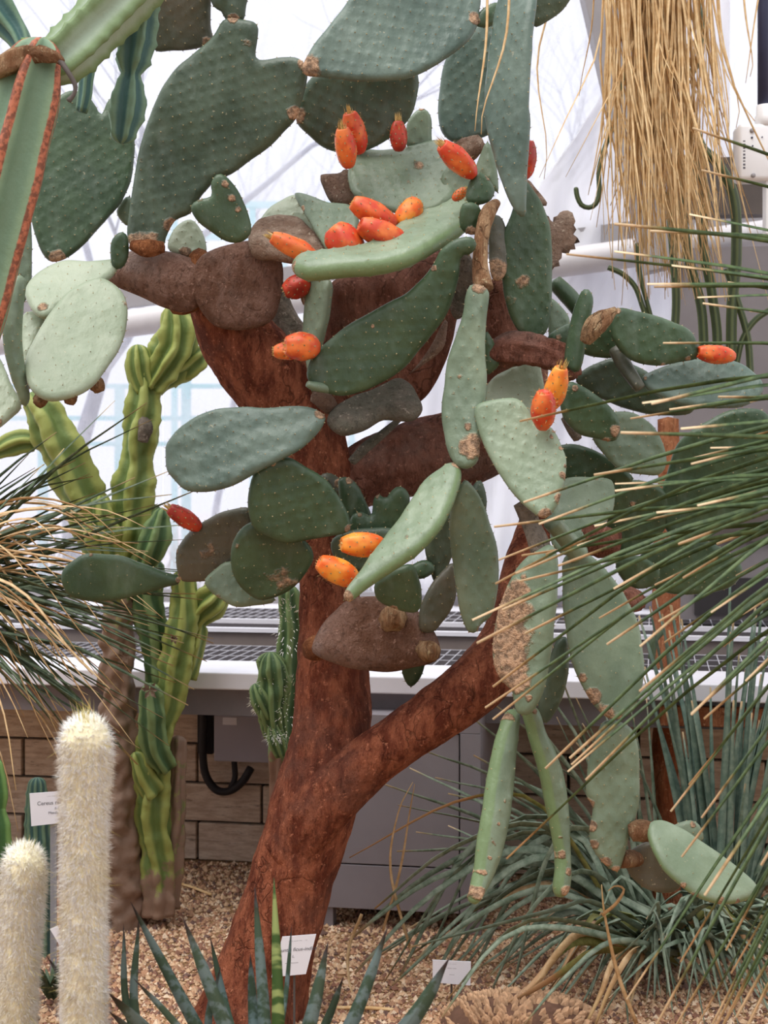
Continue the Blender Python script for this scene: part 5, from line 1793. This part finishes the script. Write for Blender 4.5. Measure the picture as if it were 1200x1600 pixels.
# long narrow blades reaching in from the right
cr = P(1745, 660, 2.9)
gt = thing('grass_tree', (cr.x, cr.y, 0), 'grass tree with long thin green blades and tan tips reaching in front of the pads', 'shrub')
vs, fs = sweep(np.array([[cr.x, cr.y, -.02], [cr.x + .02, cr.y, .6], [cr.x, cr.y, 1.2], [cr.x, cr.y, cr.z + .05]]), np.array([.14, .12, .12, .10]), 20, lambda i, th, c: 1 + .1 * math.sin(th * 7 + i))
mesh('trunk', vs, fs, M['fibre'], gt)
tips = [(928, 742), (985, 654), (970, 676), (1064, 670), (818, 785), (842, 819), (929, 822), (993, 815), (1026, 801), (961, 767), (961, 756), (1080, 717), (1080, 725), (1110, 700), (1164, 684), (853, 866), (815, 868), (902, 853), (872, 884), (812, 908), (936, 966), (959, 920), (1029, 971), (1038, 1004), (1067, 903), (1111, 957), (948, 1007), (999, 1080), (1080, 1117), (1100, 1123), (1056, 1033), (1165, 1064), (1023, 914),
        (772, 823), (774, 912), (738, 969), (745, 1005), (785, 953), (806, 896), (820, 990), (770, 1073), (758, 1106), (770, 1124), (779, 875),
        (890, 1185), (893, 1195), (915, 1219), (791, 1342), (1048, 1268), (1076, 1226), (1096, 1278), (1065, 1339), (1101, 1399), (979, 1562), (1025, 1602), (1063, 1503), (1134, 1485), (1142, 1521), (1055, 1604), (1189, 1352), (1080, 1115), (852, 1201), (887, 1206), (1085, 1610), (1110, 1606), (1130, 1600), (1150, 1590), (1165, 1610), (1120, 1620), (1180, 1580), (1100, 1640), (1150, 1640),
        (1082, 200), (1096, 266), (1077, 335), (960, 350), (1016, 361), (960, 393), (885, 397), (1022, 448), (1011, 444), (1050, 415), (1090, 465), (1098, 474), (1137, 441), (1171, 486), (1036, 536), (812, 658), (1004, 630), (1018, 631), (1122, 620), (1046, 640), (1172, 628), (1163, 684), (1120, 850), (1140, 780), (1090, 790), (1060, 850), (1150, 900), (1010, 870), (1130, 1010), (1160, 960), (1000, 1010)]
rb_ = random.Random(12)
for (x, y) in tips:
    Yt = rb_.uniform(2.45, 2.92)
    bx = 1740 + rb_.uniform(-30, 30)
    by = 600 + 0.12 * (y - 600) + rb_.uniform(-55, 55)
    if 610 < y < 840 and rb_.random() < .75:
        by = y + rb_.uniform(-60, 70)
    elif 840 <= y < 1010 and rb_.random() < .5:
        by = rb_.uniform(650, 860)
    Yb_ = 2.9 + rb_.uniform(-.06, .06)
    a, b = P(bx, by, Yb_), P(x, y, Yt)
    L = (b - a).length
    sag = L * (0.02 + 0.06 * min(1, abs(y - 600) / 600) + rb_.uniform(-.02, .03))
    m1 = a.lerp(b, .33) + Vector((0, 0, sag * .8))
    m2 = a.lerp(b, .68) + Vector((0, 0, sag * .85))
    blade('leaf', [a, m1, m2, b], rb_.uniform(.0095, .0125), 'blade', gt, roll=rb_.uniform(-.6, .6), tipw=.38, fold=.3)

# grey green arching clump at the lower right
ca = P(1040, 1500, 4.0)
g1 = thing('arching_beargrass', (ca.x, ca.y, 0), 'clump of arching grey green leaves spilling left below the hanging pads', 'shrub')
rb_ = random.Random(21)
left_tips = [(545, 1470), (560, 1455), (575, 1500), (600, 1575), (625, 1580), (640, 1585), (612, 1540), (665, 1500), (690, 1545), (700, 1600), (680, 1600), (720, 1525), (650, 1540), (585, 1420), (640, 1450), (740, 1590), (760, 1600), (555, 1520), (700, 1480), (800, 1600), (590, 1520), (720, 1570), (670, 1575)]
for (x, y) in left_tips:
    a = P(1000 + rb_.uniform(-40, 40), 1462 + rb_.uniform(-40, 40), 4.0 + rb_.uniform(-.1, .1))
    Yt = rb_.uniform(3.75, 4.15)
    y = min(y, 740 + 3120 / Yt - 6)
    b = P(x, y, Yt)
    pk = rb_.uniform(1285, 1395)
    ym = (4.0 + Yt) / 2
    m1 = P(x + (1000 - x) * .66, pk, ym)
    m2 = P(x + (1000 - x) * .30, pk + rb_.uniform(15, 60), Yt)
    blade('leaf', [a, m1, m2, b], rb_.uniform(.015, .022), 'grass_grey', g1, roll=rb_.uniform(-.7, .7), n=16, tipw=.3, fold=.5)
up_tips = [(602, 1226), (622, 1258), (660, 1172), (640, 1200), (700, 1240), (680, 1215), (730, 1115), (765, 1095), (800, 1085), (850, 1075), (878, 1060), (900, 1090), (940, 1100), (980, 1080), (700, 1290), (650, 1300), (740, 1180), (780, 1150), (830, 1120), (620, 1330), (690, 1350), (740, 1250), (870, 1120), (910, 1130), (820, 1190), (760, 1210), (860, 1190), (900, 1160), (945, 1150), (1010, 1090), (990, 1120), (800, 1240), (850, 1260)]
for (x, y) in up_tips:
    a = P(1030 + rb_.uniform(-35, 35), 1455 + rb_.uniform(-30, 30), 4.05 + rb_.uniform(-.1, .15))
    Yt = rb_.uniform(3.95, 4.3)
    b = P(x, y, Yt)
    mid = a.lerp(b, .55) + Vector((0, 0, rb_.uniform(.03, .10)))
    blade('leaf', [a, mid, b], rb_.uniform(.012, .018), 'grass_grey', g1, roll=rb_.uniform(-.9, .9), n=12, tipw=.25, fold=.5)
for k in range(46):    # leaves fanning over the front and to the right
    an = math.radians(rb_.uniform(150, 375))
    L = rb_.uniform(180, 360)
    x, y = 1030 + L * math.cos(an), 1500 - L * .55 * math.sin(an) * (1 if math.sin(an) > 0 else .55)
    Yt = 4.0 - .32 * max(0, -math.sin(an)) + rb_.uniform(-.12, .08)
    y = min(y, 740 + 3120 / Yt - 4)
    a = P(1030 + rb_.uniform(-40, 40), 1485 + rb_.uniform(-25, 25), 4.0 + rb_.uniform(-.1, .1))
    b = P(x, y, Yt)
    mid = a.lerp(b, .5) + Vector((0, 0, rb_.uniform(.07, .17)))
    mt_ = 'grass_grey' if rb_.random() < .75 else ('grass_olive' if rb_.random() < .6 else 'blade_dry')
    blade('leaf', [a, mid, b], rb_.uniform(.012, .02), mt_, g1, roll=rb_.uniform(-1, 1), n=12, tipw=.2, fold=.5)
for k in range(60):
    x = rb_.uniform(930, 1290)
    Yt = rb_.uniform(3.45, 3.95)
    y = min(rb_.uniform(1430, 1630), 740 + 3120 / Yt - 3)
    a = P(1060 + rb_.uniform(-60, 90), 1470 + rb_.uniform(-30, 30), 3.95 + rb_.uniform(-.1, .1))
    b = P(x, y, Yt)
    mid = a.lerp(b, .5) + Vector((rb_.uniform(-.05, .05), 0, rb_.uniform(.04, .14)))
    blade('leaf', [a, mid, b], rb_.uniform(.011, .018), 'grass_grey', g1, roll=rb_.uniform(-1, 1), n=10, tipw=.2, fold=.5)
for (pl, mt_, w_) in (([(985, 1470, 3.95), (850, 1262, 3.9), (720, 1250, 3.9), (546, 1340, 3.9)], 'grass_olive', .013),
                      ([(1000, 1490, 3.85), (900, 1470, 3.7), (840, 1530, 3.62), (790, 1580, 3.6)], 'grass_olive', .026),
                      ([(1000, 1490, 3.85), (920, 1455, 3.72), (870, 1490, 3.64), (810, 1590, 3.6)], 'blade_dry', .024),
                      ([(1005, 1490, 3.85), (930, 1485, 3.65), (860, 1530, 3.58), (740, 1600, 3.56)], 'grass_olive', .024),
                      ([(1000, 1480, 3.9), (960, 1500, 3.6), (940, 1550, 3.55), (915, 1602, 3.55)], 'blade_dry', .022),
                      ([(1010, 1480, 3.9), (985, 1490, 3.6), (955, 1540, 3.55), (930, 1602, 3.55)], 'blade_dry', .022),
                      ([(995, 1600, 3.5), (965, 1520, 3.48), (945, 1430, 3.46), (940, 1382, 3.46)], 'blade_dry', .010),
                      ([(940, 1430, 3.46), (962, 1412, 3.44), (975, 1390, 3.44), (962, 1384, 3.44), (950, 1392, 3.44)], 'blade_dry', .008),
                      ([(640, 1480, 3.95), (610, 1360, 3.9), (622, 1270, 3.9), (645, 1222, 3.9)], 'blade_dry', .008),
                      ([(598, 1455, 3.95), (625, 1360, 3.92), (640, 1270, 3.92), (648, 1225, 3.9)], 'blade_dry', .007),
                      ([(565, 1428, 3.9), (545, 1480, 3.88), (545, 1530, 3.85), (556, 1570, 3.8)], 'blade_dry', .010),
                      ([(1050, 1480, 3.9), (930, 1410, 3.7), (870, 1420, 3.62), (640, 1480, 3.6)], 'grass_pale', .016),
                      ([(1050, 1490, 3.9), (900, 1440, 3.6), (800, 1450, 3.55), (700, 1560, 3.52)], 'grass_grey', .018),
                      ([(1050, 1490, 3.9), (880, 1450, 3.55), (780, 1470, 3.5), (690, 1590, 3.48)], 'grass_grey', .018),
                      ([(1060, 1490, 3.9), (960, 1470, 3.6), (880, 1530, 3.5), (820, 1600, 3.5)], 'grass_grey', .016)):
    blade('leaf', [P(*q) for q in pl], w_, mt_, g1, roll=rb_.uniform(-.5, .5), n=18, tipw=.25, fold=.4)
# old scaly stem at its foot
scv, scf, smi = [], [], []
bs = P(810, 1600, 3.6)
core = []
Vs, Fs = [], []
for i in range(13):
    for j in range(24):
        ph, th = math.pi / 2 * i / 12, 2 * math.pi * j / 24
        Vs.append([bs.x + .19 * math.sin(ph) * math.cos(th), bs.y + .12 * math.sin(ph) * math.sin(th), -.01 + .085 * math.cos(ph)])
for i in range(12):
    for j in range(24):
        Fs.append((i * 24 + j, i * 24 + (j + 1) % 24, (i + 1) * 24 + (j + 1) % 24, (i + 1) * 24 + j))
mesh('scaly_stem', Vs, Fs, M['scale_dark'], g1)
for k in range(420):
    ph = math.acos(1 - random.random() * .98)
    th = random.uniform(0, 6.28)
    nn = Vector((math.sin(ph) * math.cos(th), math.sin(ph) * math.sin(th), math.cos(ph)))
    p0 = Vector((bs.x + .19 * nn.x, bs.y + .12 * nn.y, -.01 + .085 * nn.z))
    s = nn.cross(Vector((.3, .8, .5))).normalized()
    u = (nn * .75 + s.cross(nn) * .8).normalized()
    w_ = random.uniform(.008, .012)
    o = len(scv)
    scv += [p0 - s * w_ - u * .004, p0 + s * w_ - u * .004, p0 + s * w_ * .8 + u * .012, p0 + u * .017 + nn * .004, p0 - s * w_ * .8 + u * .010, p0 + nn * .007 + u * .01]
    scf += [(o, o + 1, o + 5), (o + 1, o + 2, o + 5), (o + 2, o + 3, o + 5), (o + 3, o + 4, o + 5), (o + 4, o, o + 5), (o, o + 4, o + 3, o + 2, o + 1)]
sc = mesh('leaf_base_scales', [list(v) for v in scv], scf, M['scale'], g1, smooth=False)
sc['kind'] = 'stuff'

# pale upright clump behind it at the right
cb = P(1130, 1450, 4.12)
g3 = thing('upright_beargrass', (cb.x, cb.y, 0), 'clump of stiff pale grey green leaves standing upright under the blades at right', 'shrub')
rb_ = random.Random(33)
for k in range(44):
    x = rb_.uniform(985, 1300)
    y = rb_.uniform(860, 1120) + abs(x - 1120) * .5
    a = P(1125 + (x - 1120) * .18 + rb_.uniform(-20, 20), 1490 + rb_.uniform(-15, 15), 4.12 + rb_.uniform(-.06, .06))
    b = P(x, y, rb_.uniform(3.95, 4.18))
    mid = a.lerp(b, .5) + Vector(((a.x - b.x) * .08, 0, rb_.uniform(.0, .05)))
    blade('leaf', [a, mid, b], rb_.uniform(.015, .024), 'grass_pale', g3, roll=rb_.uniform(-.9, .9), n=11, tipw=.25, fold=.5)
for k in range(20):
    x = rb_.uniform(1130, 1300)
    y = rb_.uniform(1180, 1420)
    a = P(1125 + rb_.uniform(-20, 20), 1490, 4.1)
    b = P(x, y, rb_.uniform(3.9, 4.2))
    mid = a.lerp(b, .5) + Vector((0, 0, rb_.uniform(.0, .05)))
    blade('leaf', [a, mid, b], rb_.uniform(.013, .02), 'grass_grey', g3, roll=rb_.uniform(-.9, .9), n=9, tipw=.25, fold=.5)

# dark leaved grass plant at the left edge
cl = P(-130, 915, 4.0)
g4 = thing('dry_grass_tree', (cl.x, cl.y, 0), 'grass tree with dark green and dry tan leaves, left of the knobbly cactus', 'shrub')
vs, fs = sweep(np.array([[cl.x, cl.y, -.02], [cl.x - .02, cl.y, .4], [cl.x, cl.y, .8], [cl.x, cl.y, cl.z + .05]]), np.array([.12, .11, .10, .09]), 18, lambda i, th, c: 1 + .1 * math.sin(th * 7 + i))
mesh('trunk', vs, fs, M['fibre'], g4)
rb_ = random.Random(44)
for k in range(95):
    an = math.radians(rb_.uniform(-50, 52))
    L = rb_.uniform(270, 480)
    x, y = -130 + L * math.cos(an), 915 - L * math.sin(an) * .92
    a = P(-125 + rb_.uniform(-25, 25), 915 + rb_.uniform(-60, 60), 4.0 + rb_.uniform(-.06, .06))
    b = P(x, y, rb_.uniform(3.8, 4.2))
    mid = a.lerp(b, .55) + Vector((0, 0, rb_.uniform(.0, .05)))
    blade('leaf', [a, mid, b], rb_.uniform(.008, .013), 'grass_dark', g4, roll=rb_.uniform(-1, 1), n=10, tipw=.2, fold=.4)
for k in range(75):
    an = math.radians(rb_.uniform(-72, 35))
    L = rb_.uniform(150, 390)
    x, y = -130 + L * math.cos(an), 905 - L * math.sin(an) * .85
    Yt = rb_.uniform(3.7, 4.1)
    a = P(-125 + rb_.uniform(-25, 25), 890 + rb_.uniform(-80, 60), 4.0 + rb_.uniform(-.06, .06))
    b = P(x, y + rb_.uniform(20, 120), Yt)
    mid = a.lerp(b, .5) + Vector((0, 0, rb_.uniform(.05, .13)))
    m3 = a.lerp(b, .8) + Vector((rb_.uniform(-.01, .02), 0, rb_.uniform(.03, .08)))
    blade('leaf', [a, mid, m3, b], rb_.uniform(.0045, .0085), 'blade_dry', g4, roll=rb_.uniform(-1, 1), n=14, tipw=.3, fold=.3)

# ------------------------------------------------------------------ hanging straw skirt and trailing stems, top right
sk_top = P(1020, -60, 4.25)
sk = thing('hanging_straw_skirt', (sk_top.x, sk_top.y, sk_top.z), 'skirt of dry golden leaves hanging in front of the leaning steel post', 'dry leaves')
vs, fs = sweep(np.array([[sk_top.x, sk_top.y, sk_top.z - .02], [sk_top.x, sk_top.y, sk_top.z + .4], [sk_top.x, sk_top.y, sk_top.z + 1.2]]), np.array([.10, .12, .10]), 18, lambda i, th, c: 1 + .08 * math.sin(th * 6))
mesh('stem', vs, fs, M['fibre'], sk)
rb_ = random.Random(55)


def straw(parent, k):
    x0 = 1022 + rb_.gauss(0, 40)
    x0 = min(max(x0, 945), 1105)
    Ya = 4.25 + rb_.uniform(-.1, .1)
    y1 = rb_.choice([rb_.uniform(230, 470), rb_.uniform(330, 480), rb_.uniform(120, 420)])
    x1 = 1055 + (x0 - 1022) * .9 + rb_.gauss(0, 38)
    if rb_.random() < .10:
        x1 += rb_.uniform(-110, 95)
        y1 *= .8
    Yt = Ya + rb_.uniform(-.07, .05)
    a = P(x0, -70 + rb_.uniform(-10, 20), Ya)
    b = P(x1, y1, Yt)
    m1 = P(x0 + (x1 - x0) * .25 + rb_.gauss(0, 7), -70 + (y1 + 70) * .4, Ya)
    m2 = P(x0 + (x1 - x0) * .6 + rb_.gauss(0, 9), -70 + (y1 + 70) * .72, Yt)
    return [a, m1, m2, b]


for k in range(290):
    blade('straw', straw(sk, k), rb_.uniform(.004, .008), 'straw', sk, roll=rb_.uniform(-1.2, 1.2), n=9, tipw=.3, fold=.3)
for (x0, x1, y1, x2) in ((758, 742, 205, 760), (790, 752, 210, 790), (880, 850, 280, 840), (925, 905, 150, 925), (1120, 1135, 220, 1125), (1125, 1150, 200, 1128), (1105, 1122, 330, 1118), (1190, 1165, 130, 1180), (1160, 1172, 120, 1165)):
    a = P(x0 + (x0 - x1) * .2, -60, 3.3 if x0 < 800 else 4.2)
    Y = a.y
    blade('straw', [a, P(x2, (y1 - 60) * .4, Y), P(x1 + 4, y1 * .8, Y), P(x1, y1, Y)], .006, 'straw', sk, roll=rb_.uniform(-1, 1), n=12, tipw=.3)
# the denser inner mass
tmp = []
mv, mf, ma = [], [], []
for k in range(70):
    o = blade('straw_inner', straw(sk, k), rb_.uniform(.005, .010), 'straw', sk, roll=rb_.uniform(-1.2, 1.2), n=7, tipw=.3, fold=.3)
    me = o.data
    off = len(mv)
    mv += [list(v.co + WL[sk.name]) for v in me.vertices]
    mf += [tuple(i + off for i in p.vertices) for p in me.polygons]
    ma += [d.value for d in me.attributes['along'].data]
    bpy.data.objects.remove(o)
    bpy.data.meshes.remove(me)
o = mesh('inner_straw', mv, mf, M['straw'], sk, attrs={'along': ma})
o['kind'] = 'stuff'

hb = P(1110, -80, 4.45)
hc = thing('trailing_cactus', (hb.x, hb.y, hb.z), 'thin dark green trailing cactus stems hanging behind the straw', 'cactus')
for (pl, r) in (([(1000, -60), (985, 60), (962, 180), (948, 222), (936, 265), (936, 305), (926, 323), (910, 322), (902, 308), (900, 296)], 4.2),
                ([(1075, -60), (1090, 10), (1096, 60), (1090, 95), (1080, 115)], 6),
                ([(1080, 190), (1096, 232), (1120, 255), (1146, 310), (1150, 400), (1143, 480), (1142, 560)], 9),
                ([(1070, 180), (1085, 250), (1100, 300), (1098, 380), (1112, 460), (1120, 540), (1105, 620)], 8),
                ([(1060, 180), (1062, 300), (1075, 400), (1095, 480), (1100, 560)], 8),
                ([(1045, 300), (1052, 400), (1056, 470), (1052, 540)], 7),
                ([(950, 418), (972, 428), (992, 448), (1004, 480), (1012, 505)], 4.5),
                ([(995, 380), (1000, 430), (1010, 470), (1018, 500)], 4),
                ([(1135, 420), (1155, 480), (1168, 530), (1172, 580)], 6),
                ([(1210, 480), (1180, 500), (1160, 530), (1150, 570)], 5)):
    ribbed('stem', [(x, y, 4.55, r) for x, y in pl], 5, .2, 'snake', hc, seg_per=3, step=.012)

# ------------------------------------------------------------------ orange timber behind the right leaves
Yw = 4.65
ob = P(1045, 1300, Yw)
op = thing('timber_post', (ob.x, ob.y, 0), 'split orange brown timber post behind the upright leaves', 'post')
wpts = [(1042, 1420, Yw, 22), (1042, 1300, Yw, 21), (1040, 1180, Yw, 20), (1044, 1050, Yw, 20), (1042, 960, Yw, 22), (1040, 860, Yw, 20), (1046, 760, Yw, 18), (1044, 655, Yw, 16)]
woody('post_shaft', wpts, M['orange_wood'], seg=18, step=.02, amp=.12, lump=.15, parent=op, seed=61)
woody('side_limb', [(1035, 985, Yw - .06, 6), (1022, 1000, Yw - .08, 7), (1018, 1030, Yw - .08, 6)], M['snake'], seg=8, step=.01, parent=op, seed=62)
bm = bmesh.new()
ua, za, _ = wpix(1030, 1134, .595)
ub, zb, _ = wpix(1290, 1110, .595)
wbox(bm, ua, ub, .565, .595, za, zb)
tb = bmobj('timber_board', bm, M['orange_wood'], bevel=.003)
tag(tb, 'narrow orange timber board along the sill front behind the upright leaves', 'board')

# ------------------------------------------------------------------ banded agave in the foreground
ab = P(410, 1890, 2.72)
ag = thing('banded_agave', (ab.x, ab.y, 0), 'agave with narrow pointed blue grey leaves banded dark green, in front of the trunk', 'agave')
AG = [((193, 1443), (203, 1590), 15, 2.8), ((217, 1433), (214, 1595), 19, 2.75), ((204, 1409), (302, 1592), 24, 2.7), ((285, 1432), (352, 1600), 30, 2.62), ((328, 1462), (352, 1570), 13, 2.8),
      ((391, 1490), (396, 1600), 18, 2.78), ((398, 1385), (414, 1600), 24, 2.66), ((428, 1372), (435, 1600), 24, 2.6), ((513, 1470), (484, 1600), 27, 2.62), ((537, 1525), (508, 1600), 16, 2.7),
      ((606, 1448), (548, 1600), 26, 2.66), ((703, 1495), (638, 1600), 32, 2.6), ((208, 1528), (275, 1600), 14, 2.58), ((170, 1552), (222, 1600), 26, 2.6), ((72, 1492), (130, 1570), 16, 2.7), ((456, 1444), (446, 1560), 9, 2.76), ((170, 1580), (215, 1620), 16, 2.55), ((345, 1510), (325, 1600), 14, 2.66)]
for k, (tp, md, wpx, Y) in enumerate(AG):
    yb = 740 + 3120 / Y - 10
    dx = (md[0] - tp[0]) / max(1, md[1] - tp[1])
    bx = 405 + (md[0] - 405) * .18
    ymid = md[1] + (yb - md[1]) * .5
    xmid = (md[0] + dx * (ymid - md[1])) * .55 + bx * .45
    pts_ = [P(bx, yb, 2.72), P(xmid, ymid, (Y + 2.72) / 2), P(md[0], md[1], Y), P(tp[0], tp[1], Y - .03)]
    tot = yb - tp[1]
    tm = (yb - md[1]) / tot
    blade('leaf', pts_, wpx * 0.9 * Y / F, 'agave_yellow' if k == 7 else 'agave', ag, roll=random.uniform(-.3, .3), n=22, fold=.5, prof=([0, .12, tm, tm + (1 - tm) * .55, .97, 1], [1.0, 1.05, 1.0, .72, .2, .02]))

# small dark rosette by the woolly column
sb_ = P(80, 1490, 3.75)
sr = thing('small_succulent', (sb_.x, sb_.y, 0), 'small dark green rosette succulent beside the tall woolly column', 'succulent')
rb_ = random.Random(66)
for k in range(18):
    an = rb_.uniform(0, 6.28)
    a = Vector((sb_.x, sb_.y, .02))
    d = Vector((math.cos(an), math.sin(an) * .8, rb_.uniform(.5, 1.6))).normalized()
    L = rb_.uniform(.06, .12)
    blade('leaf', [a, a + d * L * .6 + Vector((0, 0, .01)), a + d * L], .016, 'grass_dark', sr, roll=rb_.uniform(-.6, .6), n=6, tipw=.1, fold=.5)

# a few dry sticks lying on the gravel
for (x0, y0, x1, y1, lb) in ((272, 1382, 330, 1402, 'thin dry stick lying on the gravel beside the corky cactus foot'), (520, 1580, 615, 1583, 'curved dry stalk lying on the gravel in front of the trunk')):
    Ya, Yb2 = 3120 / (y0 - 740), 3120 / (y1 - 740)
    a, b = P(x0, y0, Ya), P(x1, y1, Yb2)
    c = np.array([list(a + Vector((0, 0, .008))), list(a.lerp(b, .5) + Vector((0, 0, .011))), list(b + Vector((0, 0, .008)))])
    vs, fs = sweep(crom(c, 8), np.full(len(crom(c, 8)), .0045), 6)
    tag(mesh('dry_stick', vs, fs, M['straw']), lb, 'stick')
